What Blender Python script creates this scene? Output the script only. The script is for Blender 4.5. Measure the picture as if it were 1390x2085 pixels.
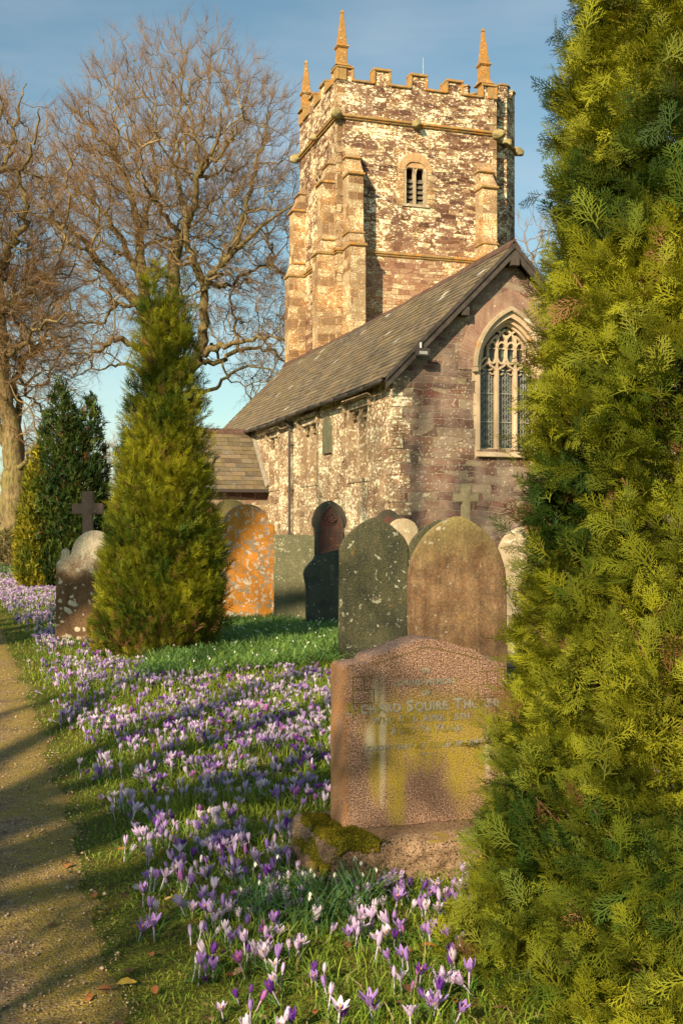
import bpy, bmesh, math, random
import numpy as np
from mathutils import Vector, Matrix, noise as mnoise
from math import radians as R, sin, cos, pi

S = bpy.context.scene
for _o in list(bpy.data.objects): bpy.data.objects.remove(_o)
COL = S.collection

# ------------------------------------------------------------------ camera
EYE = 1.35                       # eye height above the ground
FPX = 2300.0                     # focal length measured in photograph pixels (photo 1390 x 2085)
HOR = 1080.0                     # horizon row in the photograph
cam = bpy.data.cameras.new('camera'); camo = bpy.data.objects.new('camera', cam); COL.objects.link(camo)
camo.location = (0, 0, EYE); camo.rotation_euler = (R(90), 0, 0)
cam.sensor_fit = 'VERTICAL'; cam.sensor_height = 36; cam.lens = 36*FPX/2085
cam.shift_y = (HOR-1042.5)/2085
cam.clip_start = .05; cam.clip_end = 3000
S.camera = camo

# ------------------------------------------------------------------ light
SUN_AZ = 29.0                    # degrees to the left of the direction behind the camera
SUN_EL = 27.0
sdir = Vector((-sin(R(SUN_AZ))*cos(R(SUN_EL)), -cos(R(SUN_AZ))*cos(R(SUN_EL)), sin(R(SUN_EL))))
sun = bpy.data.lights.new('sun', 'SUN'); suno = bpy.data.objects.new('sun', sun); COL.objects.link(suno)
sun.energy = 5.0; sun.angle = R(.6); sun.color = (1.0, .78, .50)
suno.rotation_euler = sdir.to_track_quat('Z', 'Y').to_euler()
suno.location = (-20, -20, 30)
W = bpy.data.worlds.new('World'); S.world = W; W.use_nodes = True
wn = W.node_tree; wn.nodes.clear()
sky = wn.nodes.new('ShaderNodeTexSky'); sky.sky_type = 'NISHITA'; sky.sun_disc = False
sky.sun_elevation = R(SUN_EL); sky.sun_rotation = math.atan2(sdir.x, sdir.y)
sky.air_density = 1.0; sky.dust_density = .9; sky.ozone_density = 1.2
bg = wn.nodes.new('ShaderNodeBackground'); bg.inputs[1].default_value = .074
wo = wn.nodes.new('ShaderNodeOutputWorld')
tcw = wn.nodes.new('ShaderNodeTexCoord'); mpw = wn.nodes.new('ShaderNodeMapping'); mpw.inputs['Scale'].default_value = (1.2, 1.2, 5.5)
nzw = wn.nodes.new('ShaderNodeTexNoise'); nzw.inputs['Scale'].default_value = 1.6; nzw.inputs['Detail'].default_value = 5; nzw.inputs['Roughness'].default_value = .55
rpw = wn.nodes.new('ShaderNodeValToRGB'); rpw.color_ramp.elements[0].position = .46; rpw.color_ramp.elements[1].position = .85
rpw.color_ramp.elements[0].color = (0, 0, 0, 1); rpw.color_ramp.elements[1].color = (.40, .40, .40, 1)
mxw = wn.nodes.new('ShaderNodeMix'); mxw.data_type = 'RGBA'; mxw.inputs[7].default_value = (6.4, 6.2, 6.0, 1)
mxt = wn.nodes.new('ShaderNodeMix'); mxt.data_type = 'RGBA'; mxt.blend_type = 'MULTIPLY'; mxt.inputs[0].default_value = 1; mxt.inputs[7].default_value = (.90, 1.03, .90, 1)
for a, b in ((tcw.outputs['Generated'], mpw.inputs[0]), (mpw.outputs[0], nzw.inputs['Vector']), (nzw.outputs[0], rpw.inputs[0]),
             (rpw.outputs[0], mxw.inputs[0]), (sky.outputs[0], mxt.inputs[6]), (mxt.outputs[2], mxw.inputs[6]), (mxw.outputs[2], bg.inputs[0]), (bg.outputs[0], wo.inputs[0])):
    wn.links.new(a, b)
S.view_settings.view_transform = 'Standard'; S.view_settings.look = 'None'
S.view_settings.exposure = 1.0; S.view_settings.gamma = 1
S.render.engine = 'CYCLES'; S.cycles.max_bounces = 6; S.cycles.transparent_max_bounces = 6
S.cycles.use_denoising = True

# ------------------------------------------------------------------ tagging / objects
def tag(o, label=None, cat=None, group=None, kind=None):
    if label: o['label'] = label
    if cat: o['category'] = cat
    if group: o['group'] = group
    if kind: o['kind'] = kind
    return o
def empty(name, loc=(0, 0, 0), rz=0.0):
    o = bpy.data.objects.new(name, None); COL.objects.link(o)
    o.location = loc; o.rotation_euler = (0, 0, rz); o.empty_display_size = .1
    return o
def link(name, me, m=None, parent=None, loc=None, smooth=False):
    o = bpy.data.objects.new(name, me); COL.objects.link(o)
    if m is not None and not me.materials: me.materials.append(m)
    if parent is not None: o.parent = parent
    if loc is not None: o.location = loc
    if smooth: me.shade_smooth()
    return o
def world(px, py, Y):            # a point seen at photo pixel (px,py) standing Y metres away
    return Vector(((px-695)/FPX*Y, Y, EYE-(py-HOR)/FPX*Y))
def wx(px, Y): return (px-695)/FPX*Y
def box_uv(me):
    uv = me.uv_layers.get('UVMap') or me.uv_layers.new(name='UVMap')
    for p in me.polygons:
        n = p.normal
        if abs(n.z) > .85: t = Vector((1, 0, 0)); b = Vector((0, 1, 0))
        else:
            t = Vector((-n.y, n.x, 0)).normalized(); b = Vector((0, 0, 1))
        off = round(n.x*3)+round(n.y*7)
        for li in p.loop_indices:
            co = me.vertices[me.loops[li].vertex_index].co
            uv.data[li].uv = (co.dot(t)+off, co.dot(b))
    return me
class MB:                        # mesh builder
    def __init__(s): s.v = []; s.f = []; s.c = []; s.usecol = False
    def poly(s, pts, faces, col=None):
        n = len(s.v); s.v += [tuple(p) for p in pts]; s.f += [tuple(i+n for i in f) for f in faces]
        s.c += [col or (1, 1, 1)]*len(pts)
        if col: s.usecol = True
        return s
    def box(s, x0, x1, y0, y1, z0, z1, M=None, col=None):
        P = [Vector(p) for p in ((x0,y0,z0),(x1,y0,z0),(x1,y1,z0),(x0,y1,z0),(x0,y0,z1),(x1,y0,z1),(x1,y1,z1),(x0,y1,z1))]
        if M is not None: P = [M @ p for p in P]
        return s.poly(P, [(0,3,2,1),(4,5,6,7),(0,1,5,4),(1,2,6,5),(2,3,7,6),(3,0,4,7)], col)
    def prism(s, pts, y0, y1, M=None, col=None):      # (x,z) outline (ccw seen from -y) extruded along y
        n = len(pts)
        P = [Vector((x, y0, z)) for x, z in pts]+[Vector((x, y1, z)) for x, z in pts]
        if M is not None: P = [M @ p for p in P]
        F = [tuple(range(n)), tuple(range(2*n-1, n-1, -1))]
        for i in range(n): j = (i+1) % n; F.append((i, i+n, j+n, j))
        return s.poly(P, F, col)
    def prismz(s, pts, z0, z1, M=None, col=None):     # (x,y) outline ccw extruded along z
        n = len(pts)
        P = [Vector((x, y, z0)) for x, y in pts]+[Vector((x, y, z1)) for x, y in pts]
        if M is not None: P = [M @ p for p in P]
        F = [tuple(range(n-1, -1, -1)), tuple(range(n, 2*n))]
        for i in range(n): j = (i+1) % n; F.append((i, j, j+n, i+n))
        return s.poly(P, F, col)
    def cyl(s, p0, p1, r0, r1, k=8, col=None, caps=True):
        p0 = Vector(p0); p1 = Vector(p1); d = (p1-p0).normalized()
        a = Vector((0, 0, 1)) if abs(d.z) < .9 else Vector((1, 0, 0))
        u = d.cross(a).normalized(); v = d.cross(u)
        P = [p0+(u*cos(2*pi*i/k)+v*sin(2*pi*i/k))*r0 for i in range(k)]+[p1+(u*cos(2*pi*i/k)+v*sin(2*pi*i/k))*r1 for i in range(k)]
        F = [(i, i+k, (i+1) % k+k, (i+1) % k) for i in range(k)]
        if caps: F += [tuple(range(k)), tuple(range(2*k-1, k-1, -1))]
        return s.poly(P, F, col)
    def mesh(s, name='m', uv=True):
        me = bpy.data.meshes.new(name); me.from_pydata(s.v, [], s.f); me.update()
        bm = bmesh.new(); bm.from_mesh(me); bmesh.ops.recalc_face_normals(bm, faces=bm.faces); bm.to_mesh(me); bm.free()
        if s.usecol:
            a = me.color_attributes.new('Col', 'FLOAT_COLOR', 'POINT')
            arr = np.ones((len(s.v), 4), np.float32); arr[:, :3] = np.array(s.c, np.float32); a.data.foreach_set('color', arr.ravel())
        me.update()
        if uv: box_uv(me)
        return me
    def build(s, name, m, parent=None, bevel=0, smooth=False):
        me = s.mesh(name)
        if bevel:
            bm = bmesh.new(); bm.from_mesh(me)
            bmesh.ops.remove_doubles(bm, verts=bm.verts, dist=1e-5)
            es = [e for e in bm.edges if len(e.link_faces) == 2 and e.calc_face_angle(0) > .5]
            bmesh.ops.bevel(bm, geom=es, offset=bevel, segments=2, affect='EDGES', clamp_overlap=True)
            bm.to_mesh(me); bm.free(); box_uv(me)
        return link(name, me, m, parent, smooth=smooth)
def np_mesh(name, V, F, colors=None):                 # big meshes: V (n,3), F (m,k) all the same k
    me = bpy.data.meshes.new(name)
    V = np.ascontiguousarray(V, np.float32); F = np.ascontiguousarray(F, np.int32); m, k = F.shape
    me.vertices.add(len(V)); me.vertices.foreach_set('co', V.ravel())
    me.loops.add(m*k); me.loops.foreach_set('vertex_index', F.ravel())
    me.polygons.add(m); me.polygons.foreach_set('loop_start', np.arange(0, m*k, k, dtype=np.int32))
    me.polygons.foreach_set('loop_total', np.full(m, k, np.int32))
    me.update(calc_edges=True)
    if colors is not None:
        a = me.color_attributes.new('Col', 'FLOAT_COLOR', 'POINT')
        arr = np.ones((len(V), 4), np.float32); arr[:, :3] = colors; a.data.foreach_set('color', arr.ravel())
    return me

# numpy value noise, about -1..1
def vnoise(P, scale=1.0, seed=0):
    P = np.asarray(P, float)*scale+seed*17.31
    i = np.floor(P).astype(np.int64); f = P-i; f = f*f*(3-2*f)
    def h(ix, iy, iz):
        n = (ix*374761393+iy*668265263+iz*2147483647+seed*1013) & 0xffffffff
        n = ((n ^ (n >> 13))*1274126177) & 0xffffffff
        return ((n ^ (n >> 16)) & 0xffff)/32767.5-1
    r = 0
    for dx in (0, 1):
        for dy in (0, 1):
            for dz in (0, 1):
                w = (f[:, 0] if dx else 1-f[:, 0])*(f[:, 1] if dy else 1-f[:, 1])*(f[:, 2] if dz else 1-f[:, 2])
                r = r+w*h(i[:, 0]+dx, i[:, 1]+dy, i[:, 2]+dz)
    return r

# ------------------------------------------------------------------ material helpers
class Mat:
    def __init__(s, name, rough=.8, spec=.3):
        s.m = bpy.data.materials.new(name); s.m.use_nodes = True; s.nt = s.m.node_tree
        s.b = s.nt.nodes['Principled BSDF']; s.b.inputs['Roughness'].default_value = rough
        s.b.inputs['Specular IOR Level'].default_value = spec; s.out = s.nt.nodes['Material Output']
    def n(s, typ, inp=None, **pr):
        d = s.nt.nodes.new(typ)
        for k, v in pr.items(): setattr(d, k, v)
        for k, v in (inp or {}).items(): s.set(d.inputs[k], v)
        return d
    def set(s, sock, v):
        if isinstance(v, bpy.types.NodeSocket): s.nt.links.new(v, sock)
        elif isinstance(v, bpy.types.Node): s.nt.links.new(v.outputs[0], sock)
        else: sock.default_value = (*v, 1) if isinstance(v, tuple) and len(v) == 3 and sock.type == 'RGBA' else v
    def ramp(s, fac, stops, interp='LINEAR'):
        d = s.n('ShaderNodeValToRGB', {0: fac}); cr = d.color_ramp; cr.interpolation = interp
        while len(cr.elements) < len(stops): cr.elements.new(.5)
        for e, (p, c) in zip(cr.elements, stops):
            e.position = p; e.color = (*c, 1) if isinstance(c, tuple) else (c, c, c, 1)
        return d.outputs[0]
    def mix(s, f, a, b, mode='MIX'):
        d = s.n('ShaderNodeMix', data_type='RGBA', blend_type=mode); s.set(d.inputs[0], f); s.set(d.inputs[6], a); s.set(d.inputs[7], b); return d.outputs[2]
    def math(s, op, a, b=0.0, c=None):
        d = s.n('ShaderNodeMath', {0: a, 1: b}, operation=op)
        if c is not None: s.set(d.inputs[2], c)
        return d.outputs[0]
    def noise(s, vec, scale, detail=4, rough=.55, dist=0.0):
        return s.n('ShaderNodeTexNoise', {'Vector': vec, 'Scale': scale, 'Detail': detail, 'Roughness': rough, 'Distortion': dist}).outputs[0]
    def voro(s, vec, scale, feature='F1', out=0, rnd=1.0):
        return s.n('ShaderNodeTexVoronoi', {'Vector': vec, 'Scale': scale, 'Randomness': rnd}, feature=feature).outputs[out]
    def mapping(s, vec, scale=(1, 1, 1), loc=(0, 0, 0)):
        return s.n('ShaderNodeMapping', {0: vec, 1: loc, 3: scale}).outputs[0]
    def coord(s, which='Object'): return s.n('ShaderNodeTexCoord').outputs[which]
    def bump(s, h, strength=.5, dist=.01):
        d = s.n('ShaderNodeBump', {'Height': h, 'Strength': strength, 'Distance': dist}); s.nt.links.new(d.outputs[0], s.b.inputs['Normal']); return d
    def base(s, c): s.set(s.b.inputs['Base Color'], c); return s
    def obj_rand(s): return s.n('ShaderNodeObjectInfo').outputs['Random']

def plain(name, col, rough=.7, spec=.3, var=.25, scale=8, bump=.3, metal=0):
    m = Mat(name, rough, spec); v = m.coord('Object')
    n1 = m.noise(v, scale, 5); n2 = m.noise(v, scale*7, 4)
    c = m.mix(m.ramp(n1, [(.3, 0.0), (.7, 1.0)]), tuple(x*(1-var) for x in col), tuple(min(1, x*(1+var)) for x in col))
    c = m.mix(m.ramp(n2, [(.45, 0.0), (.75, .35)]), c, tuple(x*.45 for x in col))
    m.base(c); m.b.inputs['Metallic'].default_value = metal
    if bump: m.bump(n2, bump, .006)
    return m.m

def masonry(name, bw, bh, ramp, mortar, lich=.5, lcol=(.72, .66, .48), orange=.2, lsize=5.0, dark=.35, mort=.010, spots=.5, wash=None, mask2=None, lowcol=None):
    m = Mat(name, .92, .15); uv = m.coord('UV'); ob = m.coord('Object')
    # wobbly courses
    w1 = m.n('ShaderNodeTexNoise', {'Vector': uv, 'Scale': 1.1, 'Detail': 2}).outputs['Color']
    w2 = m.n('ShaderNodeTexNoise', {'Vector': uv, 'Scale': 9.0, 'Detail': 2}).outputs['Color']
    a = m.n('ShaderNodeVectorMath', {0: w1, 1: (.5, .5, .5)}, operation='SUBTRACT').outputs[0]
    a = m.n('ShaderNodeVectorMath', {0: a, 1: (.5, .24, 0)}, operation='MULTIPLY').outputs[0]
    b = m.n('ShaderNodeVectorMath', {0: w2, 1: (.5, .5, .5)}, operation='SUBTRACT').outputs[0]
    b = m.n('ShaderNodeVectorMath', {0: b, 1: (.06, .05, 0)}, operation='MULTIPLY').outputs[0]
    p = m.n('ShaderNodeVectorMath', {0: uv, 1: a}, operation='ADD').outputs[0]
    p = m.n('ShaderNodeVectorMath', {0: p, 1: b}, operation='ADD').outputs[0]
    def bricks(w, h, fr, loc):
        return m.n('ShaderNodeTexBrick', {'Vector': m.mapping(p, (1, 1, 1), loc), 'Color1': (0, 0, 0), 'Color2': (1, 1, 1), 'Mortar': (.5, .5, .5), 'Scale': 1.0, 'Mortar Size': mort,
                  'Mortar Smooth': .35, 'Bias': 0.0, 'Brick Width': w, 'Row Height': h}, offset=.41, squash=fr, squash_frequency=3)
    A = bricks(bw, bh, 1.45, (0, 0, 0)); B = bricks(bw*1.55, bh*1.6, .7, (.37, .11, 0))
    # patches of bigger stones
    pick = m.ramp(m.voro(m.mapping(uv, (1, 1.6, 1)), .75, out='Color'), [(.50, 0.0), (.52, 1.0)])
    rc = m.mix(pick, A.outputs['Color'], B.outputs['Color'])
    fac = m.mix(pick, A.outputs['Fac'], B.outputs['Fac'])
    rnd = m.n('ShaderNodeSeparateColor', {0: rc}).outputs[0]
    c = m.ramp(rnd, ramp)
    n1 = m.noise(ob, 14, 6, .65); n2 = m.noise(ob, 60, 4, .7); n3 = m.noise(ob, .9, 4)
    c = m.mix(m.ramp(n1, [(.38, 0.0), (.68, dark)]), c, (.035, .022, .016))
    c = m.mix(.25, c, m.n('ShaderNodeCombineColor', {0: n2, 1: n2, 2: n2}).outputs[0], 'OVERLAY')
    if lowcol:
        zl = m.n('ShaderNodeSeparateXYZ', {0: ob}).outputs[2]
        zf = m.n('ShaderNodeMapRange', {0: m.math('ADD', zl, m.math('MULTIPLY', n3, 3.0)), 1: 12.0, 2: 14.5, 3: .85, 4: 0.0}).outputs[0]
        c = m.mix(zf, c, m.ramp(rnd, [(0.0, (.21, .105, .07)), (.4, (.33, .185, .12)), (.7, (.38, .25, .165)), (1.0, (.45, .35, .22))]))
    # orange algae
    on = m.math('ADD', n3, m.math('MULTIPLY', n1, .5))
    c = m.mix(m.math('MULTIPLY', m.ramp(on, [(.72, 0.0), (1.0, 1.0)]), orange), c, (.50, .22, .045))
    c = m.mix(m.math('MULTIPLY', fac, .85), c, mortar)
    # crusty lichen: blotches that like some stones better than others, plus round spots
    l1 = m.noise(m.mapping(ob, (1, 1, 1.9)), lsize, 6, .62, .3)
    lz = m.math('ADD', l1, m.math('MULTIPLY', m.math('SUBTRACT', rnd, .5), .13))
    lz = m.math('ADD', lz, m.math('MULTIPLY', m.math('SUBTRACT', n3, .5), .32))
    if mask2 is not None:                       # lichen only above a height (object z)
        zz = m.n('ShaderNodeSeparateXYZ', {0: ob}).outputs[2]
        mk = m.n('ShaderNodeMapRange', {0: zz, 1: mask2[0], 2: mask2[1], 3: mask2[2], 4: 0.0}).outputs[0]
        lz = m.math('SUBTRACT', lz, mk)
    th = .72-.28*lich
    lm = m.ramp(lz, [(th, 0.0), (th+.035, 1.0)])
    vd = m.voro(m.n('ShaderNodeVectorMath', {0: ob, 1: b}, operation='ADD').outputs[0], lsize*2.2)
    sp = m.ramp(m.math('SUBTRACT', vd, m.math('MULTIPLY', m.math('SUBTRACT', n3, .42), .9)), [(.10, 1.0), (.16, 0.0)])
    lm = m.math('MAXIMUM', lm, m.math('MULTIPLY', sp, spots))
    lm = m.math('MULTIPLY', lm, m.ramp(n2, [(.30, .45), (.5, 1.0)]))
    lc = m.mix(m.ramp(m.noise(ob, 3.0, 3), [(.35, 0.0), (.65, 1.0)]), lcol, tuple(x*f for x, f in zip(lcol, (.78, .84, .66))))
    if wash:
        c = m.mix(m.math('MULTIPLY', m.ramp(m.noise(ob, 2.3, 5), [(.42, 0.0), (.62, 1.0)]), wash[1]), c, wash[0])
    c = m.mix(lm, c, lc)
    m.base(c)
    h = m.math('ADD', m.math('MULTIPLY', m.math('SUBTRACT', 1.0, fac), .9), m.math('MULTIPLY', n1, .7))
    h = m.math('ADD', h, m.math('MULTIPLY', rnd, .5)); h = m.math('ADD', h, m.math('MULTIPLY', n2, .25))
    m.bump(h, .9, .03)
    return m.m

def stone(name, c1, c2, lich=(.6, .6, .5), amt=.3, size=9.0, lich2=None, amt2=.3, size2=5.0, streak=None, samt=.4, speck=None, rough=.85, bump=.5, topcol=None, topz=(1, 1.4), fine=.5):
    m = Mat(name, rough, .25); ob = m.coord('Object')
    n1 = m.noise(ob, 4.0, 6, .62); n2 = m.noise(ob, 45, 4, .7); n3 = m.noise(m.mapping(ob, (9, 9, 1.1)), 1.0, 5, .6, .4)
    c = m.mix(m.ramp(n1, [(.36, 0.0), (.64, 1.0)]), c1, c2)
    if streak: c = m.mix(m.math('MULTIPLY', m.ramp(n3, [(.46, 0.0), (.64, 1.0)]), samt), c, streak)
    if speck:
        for k, (sc, col, t) in enumerate(speck):
            v = m.noise(m.mapping(ob, (1, 1, 1), (k*3.1, k*1.7, 0)), sc, 2 if sc > 40 else 7, .5 if sc > 40 else .72)
            c = m.mix(m.ramp(v, [(t, 0.0), (t+.05, 1.0)] if sc > 40 else [(t, 0.0), (t+.25, .8)]), c, col)
    if topcol:
        z = m.n('ShaderNodeSeparateXYZ', {0: ob}).outputs[2]
        zt = m.n('ShaderNodeMapRange', {0: m.math('ADD', z, m.math('MULTIPLY', m.math('SUBTRACT', n1, .5), .8)), 1: topz[0], 2: topz[1]}).outputs[0]
        c = m.mix(zt, c, topcol)
    c = m.mix(m.ramp(n2, [(.42, fine*.5), (.6, 0.0)]), c, (.02, .018, .014))
    def lichen(c, col, a, sz, off):
        v = m.mapping(ob, (1, 1, 1), (off, off*.7, off*.3))
        d = m.voro(m.n('ShaderNodeVectorMath', {0: v, 1: m.n('ShaderNodeVectorMath', {0: m.n('ShaderNodeTexNoise', {'Vector': v, 'Scale': 22.0, 'Detail': 3}).outputs['Color'], 3: .045}, operation='SCALE').outputs[0]}, operation='ADD').outputs[0], sz)
        msk = m.noise(v, sz*.23, 4, .6)
        th = m.math('MULTIPLY', m.math('SUBTRACT', msk, .62-.34*a), 2.6)
        f1 = m.ramp(m.math('SUBTRACT', th, d), [(.0, 0.0), (.06, 1.0)])
        big = m.noise(v, sz*.62, 6, .6, .5)
        f2 = m.ramp(big, [(.74-.30*a, 0.0), (.78-.30*a, 1.0)])
        f = m.math('MAXIMUM', f1, f2)
        f = m.math('MULTIPLY', f, m.ramp(n2, [(.33, .35), (.5, 1.0)]))
        cc = m.mix(m.ramp(m.noise(v, sz*.8, 3), [(.35, 0.0), (.65, 1.0)]), col, tuple(x*.72 for x in col))
        return m.mix(f, c, cc), f
    if lich2: c, f = lichen(c, lich2, amt2, size2, 5.3)
    c, f0 = lichen(c, lich, amt, size, 1.7)
    m.base(c)
    h = m.math('ADD', m.math('MULTIPLY', n1, .8), m.math('MULTIPLY', n2, .5)); h = m.math('ADD', h, m.math('MULTIPLY', f0, .3))
    m.bump(h, bump, .012)
    return m.m

def foliage_mat(name, trans=.25, rough=.7, spec=.15):
    m = Mat(name, rough, spec); a = m.n('ShaderNodeAttribute', attribute_name='Col').outputs['Color']
    m.base(a)
    t = m.n('ShaderNodeBsdfTranslucent', {0: m.mix(.5, a, (1.0, .9, .25), 'MULTIPLY')})
    mx = m.n('ShaderNodeMixShader', {0: trans, 1: m.b.outputs[0], 2: t.outputs[0]})
    m.nt.links.new(mx.outputs[0], m.out.inputs[0])
    return m.m
# ================================================================== GROUND
def gz(x, y):                    # ground height
    x = np.asarray(x, float); y = np.asarray(y, float)
    P = np.stack([x.ravel(), y.ravel(), 0*x.ravel()], 1)
    z = .05*vnoise(P, .35, 3)+.022*vnoise(P, 1.3, 4)
    fade = np.clip(1-np.abs(y.ravel())/60, 0, 1)
    d = (x-pathx(y)).ravel()
    z = z*fade*np.clip((d+.1)/.9, .15, 1)*.9+.028*np.clip(d/.35, -1, 1)*np.clip(1-y.ravel()/30, 0, 1)
    return z.reshape(x.shape)
def pathx(y):                    # right-hand edge of the path
    y = np.asarray(y, float)
    return np.interp(y, [-30, 0, 3.1, 4.3, 6, 8.4, 14, 18, 22, 40, 90], [5.2, .25, -.58, -.94, -1.46, -2.24, -4.12, -5.5, -6.95, -13.4, -30])
def gz1(x, y): return float(gz(np.array([x]), np.array([y]))[0])

gx = np.concatenate([np.linspace(-1400, -60, 12), np.linspace(-50, -9, 24), np.linspace(-8.5, 8.5, 240), np.linspace(9.3, 50, 24), np.linspace(60, 1400, 12)])
gy = np.concatenate([np.linspace(-300, -30, 8), np.linspace(-27, 1, 24), np.linspace(1.2, 24, 330), np.linspace(24.6, 80, 60), np.linspace(90, 2200, 14)])
XX, YY = np.meshgrid(gx, gy); ZZ = gz(XX, YY)
fine = vnoise(np.stack([XX.ravel(), YY.ravel(), 0*XX.ravel()], 1), 6, 9).reshape(XX.shape)*.008
ZZ = ZZ+np.where((XX > pathx(YY)+.05) & (np.abs(XX) < 8.5) & (YY < 24) & (YY > 1.2), fine, 0)
V = np.stack([XX.ravel(), YY.ravel(), ZZ.ravel()], 1)
nx, ny = len(gx), len(gy); ii = np.arange((ny-1)*(nx-1)); r_, c_ = ii//(nx-1), ii % (nx-1); a0 = r_*nx+c_
GF = np.stack([a0, a0+1, a0+nx+1, a0+nx], 1)
m = Mat('turf', .95, .1); ob = m.coord('Object')
n1 = m.noise(ob, .9, 6, .6); n2 = m.noise(ob, 9, 6, .7); n3 = m.noise(ob, 70, 3, .7)
c = m.ramp(n1, [(.3, (.085, .120, .016)), (.5, (.16, .175, .022)), (.7, (.25, .215, .036))])
c = m.mix(m.ramp(n2, [(.50, 0.0), (.66, .7)]), c, (.15, .085, .035))
c = m.mix(m.ramp(n3, [(.4, .7), (.6, 0.0)]), c, (.018, .020, .007))
m.base(c); m.bump(m.math('ADD', n3, m.math('MULTIPLY', n2, 2.0)), .9, .02)
turf_m = m.m
ground = link('ground', np_mesh('ground', V, GF), turf_m, smooth=True); tag(ground, kind='structure')

# path: mossy gravelled tarmac, a sheet just above the ground with a ragged mossy rim
py_ = np.concatenate([np.linspace(-12, 2.4, 20), np.linspace(2.5, 9, 150), np.linspace(9.1, 45, 120)])
us = np.linspace(0, 1, 26)
PV = []
for y in py_:
    e = float(pathx(y)); rag = .09*mnoise.noise(Vector((y*1.7, 0, 3)))+.06*mnoise.noise(Vector((y*5, 0, 5)))+.03*mnoise.noise(Vector((y*15, 0, 5)))
    for u in us:
        x = e-1.75+u*(1.75+rag)+.02; camber = -.006*(2*u-1)**2
        PV.append((x, y, gz1(x, y)+.006+camber+(.006 if u < 1 else -.02)))
nu = len(us); ii = np.arange((len(py_)-1)*(nu-1)); r_, c_ = ii//(nu-1), ii % (nu-1); a0 = r_*nu+c_
m = Mat('mossy_tarmac', .93, .18); ob = m.coord('Object')
n1 = m.noise(ob, 1.6, 5, .62, .3); n2 = m.noise(ob, 16, 5, .75); n3 = m.noise(ob, 190, 2, .7); v1 = m.voro(ob, 110)
c = m.ramp(n2, [(.3, (.11, .068, .036)), (.55, (.25, .165, .085)), (.8, (.40, .29, .16))])
vcol = m.voro(ob, 110, out='Color'); vr = m.n('ShaderNodeSeparateColor', {0: vcol}).outputs[0]
c = m.mix(m.ramp(vr, [(.0, .75), (.35, .0)]), c, (.035, .030, .025))
c = m.mix(m.ramp(vr, [(.80, .0), (1.0, .8)]), c, (.34, .30, .22))
rim = m.ramp(m.n('ShaderNodeAttribute', attribute_name='Col').outputs['Fac'], [(.70, 0.0), (.99, .34)])
moss = m.math('ADD', m.math('ADD', m.math('MULTIPLY', n1, 1.0), m.math('MULTIPLY', n2, .55)), rim)
mossf = m.math('MULTIPLY', m.ramp(moss, [(.80, 0.0), (1.02, .85)]), m.ramp(m.noise(ob, 60, 3, .7), [(.36, .25), (.6, .9)]))
c = m.mix(mossf, c, m.mix(m.ramp(n3, [(.4, 0.0), (.6, 1.0)]), (.15, .115, .010), (.38, .29, .022)))
m.base(c); m.bump(m.math('ADD', m.math('MULTIPLY', v1, -1.0), m.math('ADD', m.math('MULTIPLY', n2, .6), m.math('MULTIPLY', mossf, .8))), .6, .007)
tag(link('path', np_mesh('path', np.array(PV), np.stack([a0, a0+1, a0+nu+1, a0+nu], 1), np.tile(np.array([[u, u, u] for u in us]), (len(py_), 1))), m.m, smooth=True), kind='structure')

# ================================================================== CHURCH
YAW = R(17.9)
CH = empty('church', (1.0, 22.0, 0), YAW)
tag(CH, 'old stone church with square battlemented tower, slate roof and arched three-light end window', 'church')
PURP = [(.0, (.070, .036, .034)), (.22, (.150, .068, .056)), (.42, (.105, .072, .062)), (.60, (.215, .125, .092)), (.78, (.205, .165, .120)), (1.0, (.30, .24, .165))]
DARK = [(.0, (.080, .040, .030)), (.3, (.145, .076, .054)), (.6, (.215, .125, .090)), (.85, (.32, .22, .13)), (1.0, (.42, .33, .20))]
M_east = masonry('east_wall_rubble', .34, .115, PURP, (.27, .22, .16), lich=.27, lcol=(.50, .46, .38), orange=.12, lsize=6.5, spots=.7, wash=((.30, .235, .19), .55))
M_south = masonry('south_wall_lichened_rubble', .40, .15, [(.0, (.14, .080, .052)), (.5, (.27, .175, .11)), (1.0, (.36, .27, .165))], (.36, .27, .18), lich=.64, lcol=(.80, .75, .62), orange=.35, lsize=8.0, spots=1.0, wash=((.40, .30, .19), .5))
M_tower = masonry('tower_rubble', .34, .125, DARK, (.30, .17, .08), lich=.64, lcol=(.84, .79, .64), orange=.6, lsize=9.0, spots=1.0, mask2=(9.0, 13.0, .14), lowcol=True)
M_towers = masonry('tower_side_rubble', .32, .125, DARK, (.36, .20, .09), lich=.64, lcol=(.84, .78, .62), orange=.7, lsize=10, spots=.8, mask2=(9.0, 13.0, .05))
M_butt = masonry('dressed_buttress_stone', .50, .30, [(.0, (.17, .10, .055)), (.5, (.29, .20, .12)), (1.0, (.40, .32, .20))], (.40, .24, .11), lich=.52, lcol=(.72, .665, .50), orange=.8, lsize=13, spots=.8, mort=.014)
M_porch = masonry('porch_rubble', .38, .16, PURP, (.30, .22, .16), lich=.40, lcol=(.6, .54, .42), orange=.15, lsize=4)
M_copo = stone('orange_lichened_coping', (.26, .17, .07), (.40, .26, .10), lich=(.62, .55, .34), amt=.30, size=7, lich2=(.50, .22, .04), amt2=.55, size2=5)
M_pinn = stone('orange_pinnacle_stone', (.36, .21, .075), (.48, .27, .08), lich=(.60, .52, .34), amt=.36, size=18, lich2=(.56, .23, .03), amt2=.5, size2=11, fine=1.3)
M_sidew = stone('weathered_window_stone', (.22, .15, .095), (.33, .25, .16), lich=(.68, .63, .48), amt=.60, size=15, lich2=(.40, .26, .09), amt2=.3)
M_lime = stone('cream_dressed_stone', (.46, .355, .24), (.55, .44, .31), lich=(.64, .57, .44), amt=.18, size=12, lich2=(.48, .30, .12), amt2=.2, size2=5, bump=.25, fine=.2)
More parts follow.
